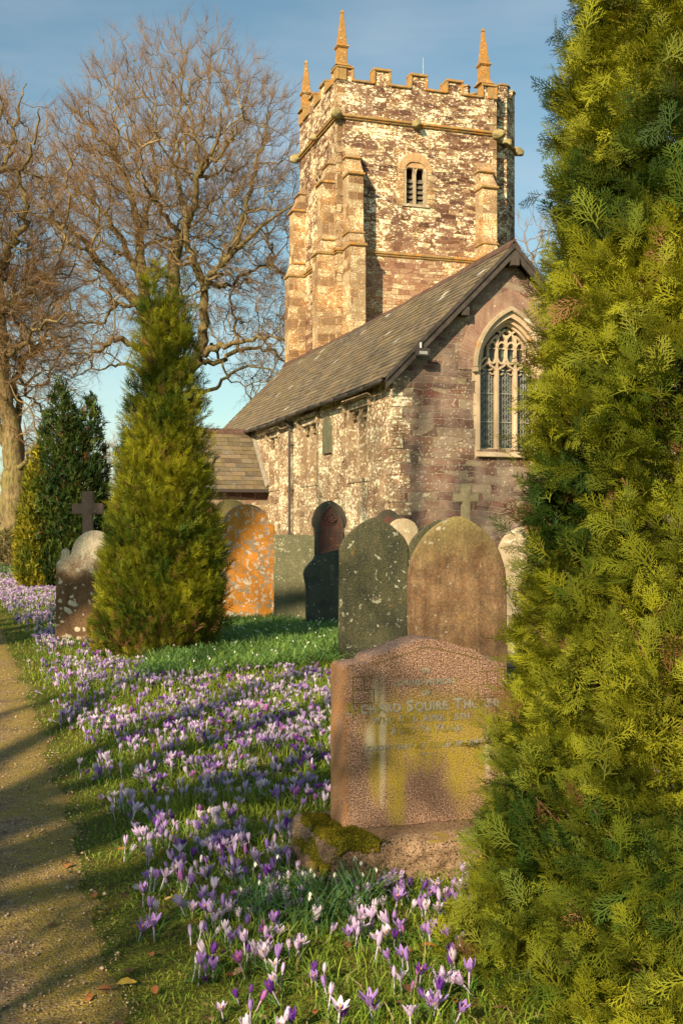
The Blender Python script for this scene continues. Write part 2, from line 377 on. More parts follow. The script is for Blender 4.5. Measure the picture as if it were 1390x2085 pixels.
M_hood = stone('weathered_dressed_stone', (.34, .27, .18), (.44, .36, .25), lich=(.66, .62, .50), amt=.38, size=8, lich2=(.45, .26, .08), amt2=.25, bump=.35)
M_arch = stone('relieving_arch_stone', (.27, .165, .125), (.36, .25, .185), lich=(.5, .43, .34), amt=.30, size=16, streak=(.20, .11, .085), samt=.5)
M_wood = plain('weathered_black_timber', (.060, .050, .045), .75, .3, .35, 10, .4)
M_iron = plain('painted_iron', (.045, .038, .034), .55, .4, .2, 20, .15)
M_lead = plain('window_lead', (.34, .33, .29), .6, .4, .2, 30, 0)
M_ridge = plain('ridge_tile', (.10, .060, .045), .85, .2, .35, 6, .4)

def cut(o, cutters):
    for c in cutters:
        md = o.modifiers.new('b', 'BOOLEAN'); md.operation = 'DIFFERENCE'; md.solver = 'EXACT'; md.object = c
    bpy.context.view_layer.update()
    ev = o.evaluated_get(bpy.context.evaluated_depsgraph_get())
    me = bpy.data.meshes.new_from_object(ev); old = o.data; o.modifiers.clear(); o.data = me
    for c in cutters: bpy.data.objects.remove(c)
    box_uv(me); return o
def arc_pts(w, spring, h, n=10):   # right half then left half of a pointed arch, starting right spring point
    hw = w/2; rise = h-spring; r = (hw*hw+rise*rise)/(2*hw); cx = hw-r
    a1 = math.atan2(rise, -cx) if cx < 0 else math.atan2(rise, -cx)
    R_ = [(cx+r*cos(a1*i/n), spring+r*sin(a1*i/n)) for i in range(n+1)]
    return R_+[(-x, z) for x, z in R_[-2::-1]]
def arch_outline(w, z0, spring, h, n=10):
    return [(-w/2, z0), (w/2, z0)]+arc_pts(w, spring, h, n)[0:] if spring > z0 else arc_pts(w, spring, h, n)
def sweep(mb, pts, prof_out, prof_in, y0, y1, M, closed=False):
    """band between two (x,z) curves (same length), from y0 to y1"""
    n = len(pts)
    for i in range(n-1):
        a, b = prof_out[i], prof_out[i+1]; c, d = prof_in[i+1], prof_in[i]
        mb.prism([d, c, b, a], y0, y1, M)
def bar(mb, p, q, wd, y0, y1, M=None):        # bar of width wd between (x,z) points
    p = Vector(p); q = Vector(q); d = (q-p).normalized(); n = Vector((-d.y, d.x))*wd/2; e = d*wd*.2
    mb.prism([tuple(p-n-e), tuple(q-n+e), tuple(q+n+e), tuple(p+n-e)], y0, y1, M)

# ---- chancel / aisle block : x 0..5 (north), y 0..17 (west)
EAVE, RIDGE, WD, LEN = 4.50, 7.05, 5.0, 17.0
mb = MB(); mb.prism([(0, -.3), (WD, -.3), (WD, EAVE-.09), (WD/2, RIDGE-.20), (0, EAVE-.09)], 0, LEN)
wall = link('wall', mb.mesh('wall'), None, CH)
wall.data.materials.append(M_east)
cuts = []
cx = 2.52
def cutter(name, mbx): return link(name, mbx.mesh(name), None, CH)
mb = MB(); mb.prism([(cx+x, z) for x, z in arch_outline(1.42, 2.98, 4.62, 5.68)], -.2, .42); cuts.append(cutter('c', mb))
SW = [(1.35, 2.80, 2.45, 4.05), (5.05, 6.5, 2.5, 4.02), (8.65, 9.75, 2.5, 3.98)]     # south windows: y0,y1,z0,z1
for (a, b, z0, z1) in SW:
    mb = MB(); mb.box(-.3, .28, a, b, z0, z1); cuts.append(cutter('c', mb))
cut(wall, cuts)
wall.data.materials.clear(); wall.data.materials.append(M_east); wall.data.materials.append(M_south)
for p in wall.data.polygons: p.material_index = 1 if abs(p.normal.x) > .7 and p.center.x < 1 else 0

# quoins of the near corner
q = MB(); rq = random.Random(4); z = 0; k = 0
while z < EAVE-.15:
    h = rq.uniform(.17, .30); L1, L2 = ((.36, .2) if k % 2 else (.2, .38)); L1 *= rq.uniform(.8, 1.2); L2 *= rq.uniform(.8, 1.2)
    q.box(-.012, L1, -.012, L2, z+.006, min(z+h, EAVE-.05)-.006); z += h; k += 1
q.build('quoins', M_south, CH, bevel=.008)
# plinth course
mb = MB(); mb.box(-.09, WD+.09, -.09, LEN, -.3, .42); mb.build('wall_plinth', M_porch, CH, bevel=.02)

# ---- roofs: every slate laid
def slate_roof(name, ex0, ez0, rx, rz, y0, y1, side, parent, mat, M=None, exposure=.17, sw=.26, seed=1, pale=.012):
    """slope from eave (ex0,ez0) to ridge (rx,rz) running y0..y1"""
    rg = random.Random(seed); mb = MB()
    e = Vector((ex0, 0, ez0)); r = Vector((rx, 0, rz)); L = (r-e).length; u = (r-e).normalized(); nrm = Vector((-u.z, 0, u.x))
    if nrm.z < 0: nrm = -nrm
    n = int(L/exposure)+1
    for i in range(n):
        s0 = i*exposure-.03; s1 = min(s0+exposure*2.0, L)
        y = y0-rg.uniform(0, sw)
        while y < y1:
            w = sw*rg.uniform(.72, 1.22); a, b = max(y+.003, y0), min(y+w-.003, y1); y += w
            if b-a < .02: continue
            t = .013; lift = rg.uniform(0, .008); tl = .030; dj = rg.uniform(-.008, .008)
            g = rg.uniform(.55, 1.35); wm = rg.uniform(.9, 1.15)
            col = (.165*g*wm, .135*g, .098*g/wm)
            if rg.random() < .22: col = (.21*g, .165*g, .085*g)
            if rg.random() < pale: col = (.62, .60, .54)
            base = e+u*(s0+dj)+nrm*(tl+lift); top = e+u*s1+nrm*(.006)
            P = [base+Vector((0, a, 0)), base+Vector((0, b, 0)), top+Vector((0, b, 0)), top+Vector((0, a, 0))]
            P2 = [p-nrm*t for p in P]
            if M is not None: P = [M @ p for p in P]; P2 = [M @ p for p in P2]
            mb.poly(P+P2, [(0, 1, 2, 3), (0, 4, 5, 1), (1, 5, 6, 2), (3, 7, 4, 0)], col)
    return mb.build(name, mat, parent)
m = Mat('slate', .62, .4); ob = m.coord('Object'); at = m.n('ShaderNodeAttribute', attribute_name='Col').outputs['Color']
n1 = m.noise(ob, 2.2, 6, .65); n2 = m.noise(ob, 30, 5, .7)
c = m.mix(m.ramp(n1, [(.40, 0.0), (.66, .65)]), at, (.21, .165, .075)); c = m.mix(m.ramp(n2, [(.38, .55), (.6, 0.0)]), c, (.035, .03, .024))
c = m.mix(m.ramp(m.noise(ob, 13, 5, .6), [(.64, 0.0), (.68, .55)]), c, (.40, .38, .28))
m.base(c); m.bump(n2, .4, .01); M_slate = m.m
OV = .22
slope = (RIDGE-EAVE)/(WD/2)
roofg = slate_roof('roof', -OV, EAVE-OV*slope+.03, WD/2, RIDGE+.03, -.22, LEN+.15, 1, CH, M_slate, seed=2)
slate_roof('back_slates', WD+OV, EAVE-OV*slope+.03, WD/2, RIDGE+.03, -.22, LEN+.15, -1, roofg, M_slate, seed=3)
# roof deck under the slates
mb = MB(); t = .07
mb.prism([(-OV+.03, EAVE-(OV-.03)*slope-t), (WD/2, RIDGE-t), (WD+OV-.03, EAVE-(OV-.03)*slope-t), (WD+OV-.03, EAVE-(OV-.03)*slope+.01), (WD/2, RIDGE+.01), (-OV+.03, EAVE-(OV-.03)*slope+.01)], -.19, LEN+.1)
mb.build('roof_deck', M_wood, roofg)
mb = MB(); y = -.24; rr = random.Random(5)
while y < LEN+.1:
    w = .44; dz = rr.uniform(-.008, .008)
    mb.prism([(WD/2-.15, RIDGE-.07+dz), (WD/2-.13, RIDGE-.07+dz), (WD/2, RIDGE+.075+dz), (WD/2+.13, RIDGE-.07+dz), (WD/2+.15, RIDGE-.07+dz), (WD/2+.02, RIDGE+.11+dz), (WD/2-.02, RIDGE+.11+dz)], y+.006, y+w-.006); y += w
rt = mb.build('ridge_tiles', M_ridge, roofg)
def sag(o):                        # an old roof: the rafters have settled
    for v in o.data.vertices:
        y = v.co.y
        if y > .25: v.co.z += -.05*sin(pi*min(1, (y-.25)/(LEN-.25)))-.014*mnoise.noise(Vector((v.co.x*1.2, y*.9, 0)))*min(1, (y-.25)/1.5)
for o in [roofg, rt]+list(roofg.children): sag(o)
# bargeboards, purlin ends, apex block
for sgn in (-1, 1):
    mb = MB(); xe = WD/2+sgn*(WD/2+OV); ze = EAVE-OV*slope
    up = Vector((sgn*-(WD/2+OV), RIDGE-ze)).normalized(); nn = Vector((0, -1))
    mb.prism([(xe, ze-.20), (WD/2, RIDGE-.23), (WD/2, RIDGE+.0), (xe, ze+.02)], -.235, -.195)
    mb.prism([(xe+sgn*.01, ze-.045), (WD/2, RIDGE-.065), (WD/2, RIDGE+.035), (xe+sgn*.01, ze+.055)], -.265, -.238)
    mb.build('bargeboard', M_wood, CH, bevel=.004)
for (px_, pz_) in ((WD/2, RIDGE-.33), (1.45, EAVE+1.45*slope-.30), (3.55, EAVE+1.45*slope-.30)):
    MB().box(px_-.085, px_+.085, -.21 if px_ != WD/2 else -.29, .1, pz_-.09, pz_+.08).build('purlin_end', M_wood, CH, bevel=.006)
# ---- gutter, downpipe, corbels under the eave
mb = MB(); gx_, gz_ = -OV-.055, EAVE-OV*slope-.03
for i in range(17):
    a = (i/17)*LEN; b = (i+1)/17*LEN; d1 = -.02*sin(i*.9); d2 = -.02*sin((i+1)*.9)
    mb.cyl((gx_, a-.1, gz_+d1), (gx_, b-.1, gz_+d2), .05, .05, 8)
sag(mb.build('gutter', M_iron, CH, smooth=True))
mb = MB(); mb.box(-.055, .08, -.02, LEN, EAVE-.20, EAVE-.06); mb.build('eaves_course', M_hood, CH, bevel=.012)
mb = MB(); py = 7.25
mb.cyl((gx_, py, gz_), (-.10, py, gz_-.28), .036, .036, 10); mb.cyl((-.10, py, gz_-.27), (-.10, py, .1), .036, .036, 10)
mb.box(-.17, -.03, py-.06, py+.06, gz_-.26, gz_-.10)
for zz in (1.2, 2.35, 3.5): mb.cyl((-.10, py, zz), (-.10, py, zz+.07), .050, .050, 10); mb.box(-.11, -.0, py-.055, py+.055, zz+.02, zz+.05)
mb.build('downpipe', M_iron, CH, smooth=False)

# ---- east window: relieving arch, hood, frame, mullions, tracery, glass
arm = MB()
n = 60; hw = 1.12
pts_o = arc_pts(2.28, 4.55, 6.22, n//2); pts_i = arc_pts(1.62, 4.55, 5.86, n//2)
for i in range(len(pts_o)-1):
    a, b, c_, d_ = pts_o[i], pts_o[i+1], pts_i[i+1], pts_i[i]; g = .008
    def L(p, q, t): return (p[0]+(q[0]-p[0])*t, p[1]+(q[1]-p[1])*t)
    arm.prism([(cx+x, z) for x, z in (L(d_, c_, .02), L(d_, c_, .98), L(b, a, .02), L(b, a, .98))], -.018-.008*random.Random(i).random(), .03)
arm.build('relieving_arch', M_arch, CH)
EW = MB(); o1 = arc_pts(1.66, 4.60, 5.86, 14); i1 = arc_pts(1.50, 4.60, 5.76, 14)
sweep(EW, o1, [(cx+x, z) for x, z in o1], [(cx+x, z) for x, z in i1], -.10, .02, None)
for sg in (-1, 1): EW.box(cx+sg*.79-.055, cx+sg*.79+.055, -.10, .02, 4.50, 4.60)
EW.build('hood_mould', M_hood, CH, bevel=.012)
FR = MB()
for (wo_, ho, wi, hi, ya, yb) in ((1.50, 5.76, 1.36, 5.64, -.03, .12), (1.40, 5.67, 1.26, 5.56, .07, .22), (1.30, 5.60, 1.20, 5.50, .15, .36)):
    oo = [(wo_/2, 2.95)]+arc_pts(wo_, 4.62, ho, 14)+[(-wo_/2, 2.95)]; ii_ = [(wi/2, 2.95)]+arc_pts(wi, 4.62, hi, 14)+[(-wi/2, 2.95)]
    sweep(FR, oo, [(cx+x, z) for x, z in oo], [(cx+x, z) for x, z in ii_], ya, yb, None)
win = FR.build('window_frame', M_lime, CH)
MB().poly([(cx-.75, -.09, 2.82), (cx+.75, -.09, 2.82), (cx+.75, .35, 2.82), (cx-.75, .35, 2.82), (cx-.75, -.07, 2.90), (cx+.75, -.07, 2.90), (cx+.75, .35, 3.06), (cx-.75, .35, 3.06)],
          [(0, 3, 2, 1), (4, 5, 6, 7), (0, 1, 5, 4), (1, 2, 6, 5), (2, 3, 7, 6), (3, 0, 4, 7)]).build('sill', M_lime, win, bevel=.01)
for sg in (-1, 1):      # jamb blocks
    mb = MB(); z = 2.8; rj = random.Random(8+sg)
    while z < 4.5:
        h = rj.uniform(.22, .34); w = rj.uniform(.03, .13); mb.box(*sorted((cx+sg*.68, cx+sg*(.74+w))), -.006, .1, z+.003, min(z+h, 4.52)-.005); z += h
    mb.build('jamb_stones', M_lime, win, bevel=.006)
TY0, TY1 = .17, .29
MU = MB()
for sg in (-1, 1): MU.prismz([(cx+sg*.205-.045, .20), (cx+sg*.205-.02, .14), (cx+sg*.205+.02, .14), (cx+sg*.205+.045, .20), (cx+sg*.205+.045, .27), (cx+sg*.205-.045, .27)], 2.98, 4.62)
MU.build('mullions', M_lime, win)
TR = MB()
def arcbar(p0, p1, bulge, wd, n=5, y0=TY0, y1=TY1):
    p0 = Vector(p0); p1 = Vector(p1); d = p1-p0; nn = Vector((-d.y, d.x))
    P = [p0+d*(i/n)+nn*(bulge*4*(i/n)*(1-i/n)) for i in range(n+1)]
    for i in range(n): bar(TR, (cx+P[i].x, P[i].y), (cx+P[i+1].x, P[i+1].y), wd, y0+.001*i, y1)
for c0 in (-.41, 0, .41):          # ogee heads of the three lights, with cusps
    for sg in (-1, 1):
        arcbar((c0+sg*.19, 4.50), (c0+sg*.11, 4.66), -.20*sg, .045); arcbar((c0+sg*.11, 4.66), (c0, 4.80), .14*sg, .040)
        arcbar((c0+sg*.16, 4.53), (c0+sg*.06, 4.545), .25*sg, .022, 3, .20, .26)
        arcbar((c0+sg*.12, 4.64), (c0+sg*.045, 4.60), .2*sg, .020, 3, .20, .26)
for c0 in (-.41, -.205, 0, .205, .41):         # upper verticals
    top = 5.30 if abs(c0) < .1 else (5.26 if abs(c0) < .3 else 5.10)
    bar(TR, (cx+c0, 4.78 if abs(c0) in (0, .41) else 4.60), (cx+c0, top), .042, TY0+.004, TY1-.002)
for c0 in (-.307, -.102, .102, .307):          # panel heads and feet
    for sg in (-1, 1):
        arcbar((c0+sg*.095, 5.06), (c0, 5.17), -.16*sg, .034, 4); arcbar((c0+sg*.09, 4.83), (c0, 4.73), .16*sg, .034, 4)
        arcbar((c0+sg*.085, 5.05), (c0+sg*.03, 5.045), .3*sg, .018, 2, .20, .26)
for sg in (-1, 1):
    arcbar((sg*.205, 5.15), (sg*.02, 5.42), -.12*sg, .040); arcbar((0, 5.22), (sg*.20, 5.40), .08*sg, .036)
    arcbar((sg*.41, 5.02), (sg*.20, 5.30), -.1*sg, .038); arcbar((sg*.60, 4.62), (sg*.41, 4.86), -.14*sg, .040)
    arcbar((sg*.60, 4.70), (sg*.52, 5.0), .05*sg, .03)
TR.build('tracery', M_lime, win, bevel=0)
m = Mat('leaded_glass', .22, .5); ob = m.coord('Object')
gcol = m.mix(m.ramp(m.noise(ob, 6, 3), [(.4, 0.0), (.6, 1.0)]), (.020, .028, .028), (.050, .065, .055))
vr = m.n('ShaderNodeSeparateColor', {0: m.voro(m.mapping(ob, (1, 1, .8)), 12, out='Color')}).outputs[0]
gcol = m.mix(m.ramp(vr, [(.72, 0.0), (.8, .7)]), gcol, (.10, .135, .09)); m.base(gcol); m.bump(m.noise(ob, 25, 2), .25, .01); M_glass = m.m
mb = MB(); mb.prism([(cx+x, z) for x, z in arch_outline(1.22, 2.98, 4.62, 5.52)], .262, .275); glass = mb.build('glass', M_glass, win)
LD = MB()
def lead(p, q, w=.007): bar(LD, p, q, w, .250, .2605)
for c0 in (-.41, 0, .41):
    a, b = cx+c0-.155, cx+c0+.155
    for z in (3.55, 4.13): bar(LD, (a, z), (b, z), .018, .235, .250)
    bar(LD, (cx+c0, 3.04), (cx+c0, 4.55), .012, .242, .250)
    for s_ in (-.115, .115): lead((cx+c0+s_, 3.04), (cx+c0+s_, 4.5), .008)
    for z in np.arange(3.08, 4.5, .058): lead((a, z), (cx+c0-.115, z), .006); lead((b, z), (cx+c0+.115, z), .006)
    z = 3.08
    while z < 4.42:
        for (u1, v1, u2, v2) in ((-.115, 0, 0, .11), (0, .11, .115, 0), (-.115, .14, 0, .03), (0, .03, .115, .14), (-.055, 0, -.055, .14), (.055, 0, .055, .14)):
            lead((cx+c0+u1, z+v1), (cx+c0+u2, z+v2))
        z += .145
LD.build('glazing_lead', M_lead, glass)

# ---- south windows (square headed, cusped lights)
for k, (a, b, z0, z1) in enumerate(SW):
    mb = MB()                                   # local (u along wall, z) -> x=-depth, y=u
    Msw = Matrix(((0, 1, 0, 0), (1, 0, 0, 0), (0, 0, 1, 0), (0, 0, 0, 1)))   # swaps x,y
    n_l = 2; wl = (b-a-.2)/n_l
    mb.box(-.02, .20, a-.0, a+.10, z0, z1); mb.box(-.02, .20, b-.10, b, z0, z1); mb.box(-.02, .20, a, b, z1-.10, z1+.0); mb.box(-.025, .22, a-.02, b+.02, z0-.08, z0+.01)
    for i in range(1, n_l): u = a+.1+wl*i; mb.box(.02, .16, u-.04, u+.04, z0, z1-.08)
    for i in range(n_l):
        u0 = a+.1+wl*i+.035; u1 = u0+wl-.07; um = (u0+u1)/2; hz = z1-.34
        o_ = [(u1-um, hz)]+arc_pts(u1-um+(u1-um), hz, hz+.22, 7); 
        for P_ in ([(um+x, z) for x, z in arc_pts(u1-u0, hz, hz+.21, 6)],):
            for j in range(len(P_)-1):
                p, q_ = P_[j], P_[j+1]
                mb.prism([p, q_, (q_[0], z1-.06), (p[0], z1-.06)] if p[0] < q_[0] else [q_, p, (p[0], z1-.06), (q_[0], z1-.06)], .05, .13, Msw)
        for sg in (-1, 1): mb.prism([(um+sg*(u1-um), hz+.02), (um+sg*(u1-um)*.45, hz+.045), (um+sg*(u1-um), hz+.10)], .07, .11, Msw)
    w_ = mb.build('side_window', M_sidew, CH, bevel=.008)
    hb = MB(); hb.box(-.11, .01, a-.14, b+.14, z1+.06, z1+.14); hb.box(-.09, .01, a-.14, a-.07, z1-.14, z1+.07); hb.box(-.09, .01, b+.07, b+.14, z1-.14, z1+.07)
    hb.build('label_mould', M_sidew, w_, bevel=.012)
    MB().box(.15, .17, a+.05, b-.05, z0, z1-.05).build('pane', stone('pale_blind_panel', (.24, .17, .11), (.34, .26, .17), lich=(.66, .61, .47), amt=.6, size=14) if k == 0 else bpy.data.materials['pale_blind_panel'], w_)
# memorial tablet
mb = MB(); P_ = [(4.25+x, z) for x, z in arch_outline(.62, 3.12, 3.70, 3.98, 8)]
mb.prism(P_, -.05, .02, Msw); tb = mb.build('wall_tablet', stone('tablet_slate', (.10, .105, .07), (.17, .165, .10), lich=(.55, .55, .42), amt=.2, size=14), CH, bevel=.008)

# ---- floodlight on the gable
fl = MB(); fx, fz = .50, 4.86
fl.box(fx-.15, fx+.15, -.34, -.26, fz-.14, fz+.02); fl.box(fx-.13, fx+.13, -.26, -.20, fz-.10, fz-.02)
flo = fl.build('floodlight', M_iron, CH, bevel=.012)
MB().box(fx-.085, fx+.085, -.348, -.3415, fz-.105, fz-.045).build('lens', plain('lens_glass', (.30, .31, .30), .15, .6, .05, 5, 0), flo)
mb = MB(); mb.cyl((fx, -.24, fz), (fx, -.02, fz+.08), .012, .012, 6); mb.cyl((fx-.03, -.28, fz+.02), (fx-.03, -.28, fz+.13), .022, .022, 8); mb.build('sensor', plain('white_plastic', (.6, .58, .52), .5, .4, .05, 5, 0), flo)

# ---- nave block behind (north), lower than the front ridge
mb = MB(); mb.prism([(5.0, -.3), (10.2, -.3), (10.2, 4.3), (7.6, 6.75), (5.0, 4.3)], 1.6, 19.3); mb.build('nave_wall', M_east, CH)
slate_roof('nave_roof', 4.85, 4.19, 7.6, 6.80, 1.45, 19.2, 1, CH, M_slate, seed=5, sw=.4, exposure=.25)
slate_roof('nave_roof', 10.35, 4.19, 7.6, 6.80, 1.45, 19.2, 1, CH, M_slate, seed=6, sw=.4, exposure=.25)
# fill up the eave side where both roofs meet
# ---- porch: ridge runs north-south (local -x), y 9.9..13.4
PR, PE, PYm, PH = 4.22, 2.56, 11.65, 1.78
mb = MB(); A = [(PYm-PH+.12, -.3), (PYm+PH-.12, -.3), (PYm+PH-.12, PE-.02), (PYm, PR-.1), (PYm-PH+.12, PE-.02)]
mb.poly([(-2.75, u, z) for u, z in A]+[(0.02, u, z) for u, z in A], [(0, 1, 2, 3, 4), (9, 8, 7, 6, 5)]+[(i, i+5, (i+1) % 5+5, (i+1) % 5) for i in range(5)])
porch = mb.build('porch', M_porch, CH)
Mp = Matrix(((0, -1, 0, 0), (1, 0, 0, 0), (0, 0, 1, 0), (0, 0, 0, 1)))      # (x,y)->(-y, x)
slate_roof('porch_roof', PYm-PH-.1, PE-.08, PYm, PR, .0, 2.9, 1, porch, M_slate, M=Mp, exposure=.19, sw=.3, seed=9)
slate_roof('porch_roof', PYm+PH+.1, PE-.08, PYm, PR, .0, 2.9, 1, porch, M_slate, M=Mp, exposure=.19, sw=.3, seed=10)
mb = MB(); x = 0
while x > -2.7:
    mb.prism([(PYm-.13, PR-.08), (PYm, PR+.03), (PYm+.13, PR-.08), (PYm+.12, PR-.02), (PYm, PR+.09), (PYm-.12, PR-.02)], -x+.005, -x+.435, Mp); x -= .44
mb.build('ridge_tiles', M_ridge, porch)
mb = MB(); 
for i in range(8):
    t0 = i/8; t1 = (i+1)/8; zA = PE-.08+(PR-PE+.08)*t0; zB = PE-.08+(PR-PE+.08)*t1; yA = PYm-PH-.1+(PH+.1)*t0; yB = PYm-PH-.1+(PH+.1)*t1
    mb.poly([(-.10, yA, zA+.05), (-.01, yA, zA+.16), (-.01, yB, zB+.16), (-.10, yB, zB+.05)], [(0, 1, 2, 3)])
mb.build('lead_flashing', plain('mortar_fillet', (.19, .17, .14), .9), porch)
MB().box(-2.9, 0, PYm-PH-.16, PYm-PH-.08, PE-.16, PE-.07).build('porch_gutter', M_iron, porch)

# ================================================================== TOWER (part of the church)
TX, TY, TW, TD = 5.05, 19.4, 6.5, 5.1
Z1, Z2, ZP, ZC, ZM = 11.75, 16.75, 18.0, 18.13, 18.70
bel_c, bel_z0, bel_z1 = 3.12, 13.75, 15.15
mb = MB(); mb.box(TX, TX+TW, TY, TY+TD, -.3, ZP); TOW = link('tower', mb.mesh('tower'), None, CH); TOW.data.materials.append(M_tower)
cts = []
mb = MB(); mb.prism([(TX+bel_c+x, z) for x, z in arch_outline(.98, bel_z0, bel_z1-.0, 15.42)], TY-.3, TY+.30); cts.append(cutter('c', mb))
mb = MB(); mb.box(TX-.3, TX+.25, TY+2.1, TY+2.85, 13.6, 15.2); cts.append(cutter('c', mb))
cut(TOW, cts)
TOW.data.materials.clear(); TOW.data.materials.append(M_tower); TOW.data.materials.append(M_towers)
for p in TOW.data.polygons: p.material_index = 1 if abs(p.normal.x) > .7 else 0
# string courses
def string(z, h, out, name='string_course', extra=0):
    mb = MB()
    for (zz, o_, hh) in ((z, out, h*.5), (z-h*.35, out*.55, h*.36)):
        mb.box(TX-o_, TX+TW+o_, TY-o_, TY, zz, zz+hh); mb.box(TX-o_, TX, TY, TY+TD+o_, zz, zz+hh)
        mb.box(TX, TX+TW+o_, TY+TD, TY+TD+o_, zz, zz+hh); mb.box(TX+TW, TX+TW+o_, TY, TY+TD, zz, zz+hh)
    return mb.build(name, M_copo, TOW, bevel=.02)
string(Z2, .20, .13); string(Z1, .20, .10)
# belfry window
bw = MB(); cxx = TX+bel_c
for sg in (-1, 0, 1): bw.box(cxx+sg*.42-.045, cxx+sg*.42+.045, TY-.01 if sg else TY+.06, TY+.26, bel_z0, bel_z1)
bw.box(cxx-.56, cxx+.56, TY-.05, TY+.26, bel_z0-.10, bel_z0+.0)
for c0 in (-.21, .21):
    P_ = arc_pts(.33, bel_z1-.22, bel_z1+.08, 6)
    for j in range(len(P_)-1):
        p, q_ = P_[j], P_[j+1]; bw.prism([(cxx+c0+q_[0], q_[1]), (cxx+c0+p[0], p[1]), (cxx+c0+p[0], 15.20), (cxx+c0+q_[0], 15.20)], TY+.03+.0, TY+.2)
bwin = bw.build('belfry_window', M_hood, TOW, bevel=.01)
hd = MB(); o_ = arc_pts(1.36, 15.02, 15.72, 9); i_ = arc_pts(.84, 15.02, 15.34, 9); rv = random.Random(3)
hd.prism([(cxx+x, z) for x, z in arc_pts(.90, 15.14, 15.43, 8)], TY+.02, TY+.22)
for i in range(len(o_)-1):
    a, b, c_, d_ = o_[i], o_[i+1], i_[i+1], i_[i]; e = rv.uniform(.02, .035)
    hd.prism([(cxx+x, z) for x, z in (d_, c_, b, a)], TY-e, TY+.05)
M_vous = stone('pale_orange_voussoir', (.42, .26, .13), (.54, .37, .20), lich=(.66, .6, .46), amt=.25, size=9)
hd.build('arch_stones', M_vous, TOW, bevel=.008)
for sg in (-1, 1):
    jb = MB(); z = bel_z0-.1
    while z < 15.0:
        h = rv.uniform(.25, .36); w = rv.uniform(.16, .36); jb.box(*sorted((cxx+sg*.475, cxx+sg*(.475+w))), TY-.02, TY+.1, z+.008, z+h-.008); z += h
    jb.build('jamb_stones', M_butt, TOW, bevel=.01)
lv = MB()
for c0 in (-.21, .21):
    for k in range(5):
        z = bel_z0+.08+k*.20; lv.poly([(cxx+c0-.16, TY+.15, z), (cxx+c0+.16, TY+.15, z), (cxx+c0+.16, TY+.26, z+.15), (cxx+c0-.16, TY+.26, z+.15),
            (cxx+c0-.16, TY+.15, z-.03), (cxx+c0+.16, TY+.15, z-.03), (cxx+c0+.16, TY+.26, z+.12), (cxx+c0-.16, TY+.26, z+.12)], [(0,1,2,3),(4,7,6,5),(0,4,5,1),(1,5,6,2),(2,6,7,3),(3,7,4,0)])
lv.build('louvres', plain('slate_louvre', (.13, .115, .09), .8), TOW)
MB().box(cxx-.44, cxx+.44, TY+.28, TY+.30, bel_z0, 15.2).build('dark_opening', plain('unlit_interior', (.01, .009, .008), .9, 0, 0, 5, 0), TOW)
lv = MB()
for k in range(6):
    z = 13.72+k*.24; lv.box(TX+.03, TX+.20, TY+2.1, TY+2.85, z, z+.05)
lv.box(TX+.0, TX+.12, TY+2.43, TY+2.52, 13.6, 15.2); lv.build('louvres', M_hood, TOW)
# buttresses: list of (x0,x1,y0,y1,dir)
def buttress(kind, a, b):
    """kind 'e': on the east face between x a..b ; kind 's': south face between y a..b. Stages with sloped offsets."""
    mb = MB()
    prof = [(.95, -.3), (.95, Z1-.05), (.92, Z1+.05), (.74, Z1+.45), (.70, Z1+.5), (.70, 14.55), (.66, 14.62), (.40, 14.95), (.36, 15.0), (.34, 15.25), (0.0, 15.62)]
    if kind == 's': prof = [(p*.72, z-.15 if z > 14 else z) for p, z in prof]
    n = len(prof)
    pts = prof+[(-.05, 15.62), (-.05, -.3)]
    pts = pts[::-1]
    if kind == 'e': P0 = [(TX+a, TY-p, z) for p, z in pts]; P1 = [(TX+b, TY-p, z) for p, z in pts]
    else: P0 = [(TX-p, TY+b, z) for p, z in pts]; P1 = [(TX-p, TY+a, z) for p, z in pts]
    k = len(pts); mb.poly(P0+P1, [tuple(range(k)), tuple(range(2*k-1, k-1, -1))]+[(i, i+k, (i+1) % k+k, (i+1) % k) for i in range(k)])
    o = mb.build('buttress', M_butt, TOW, bevel=.015)
    # weathering slabs that overhang at the offsets
    w = MB()
    f = 1.0 if kind == 'e' else .72
    for (p, z, dz, hh) in ((.99, Z1-.0, .16, .11), (.72, Z1+.52, .0, .08), (.76, 14.42, .14, .10), (.40, 15.12, .05, .06)):
        p = p*f
        w = MB()
        if kind == 'e': w.box(TX+a-.05, TX+b+.05, TY-p-.03, TY-.0, z, z+hh)
        else: w.box(TX-p-.03, TX, TY+a-.05, TY+b+.05, z-.1, z-.1+hh)
        w.build('offset_slab', M_copo, o, bevel=.02)
buttress('e', .22, .80); buttress('e', 5.60, 6.20)
buttress('s', .25, .95); buttress('s', 4.25, 4.95)
# quoins on the tower's near corner
q = MB(); q2 = MB(); z = 8.0; k = 0
while z < ZP-.2:
    h = rq.uniform(.26, .40); L1, L2 = ((.30, .20) if k % 2 else (.17, .36))
    q.box(TX-.012, TX+L1, TY-.012, TY+L2, z+.008, z+h-.008)
    q2.box(TX+TW-L1, TX+TW+.012, TY-.012, TY+L2, z+.008, z+h-.008); z += h; k += 1
q.build('quoins', M_butt, TOW, bevel=.012); q2.build('quoins', M_butt, TOW, bevel=.012)
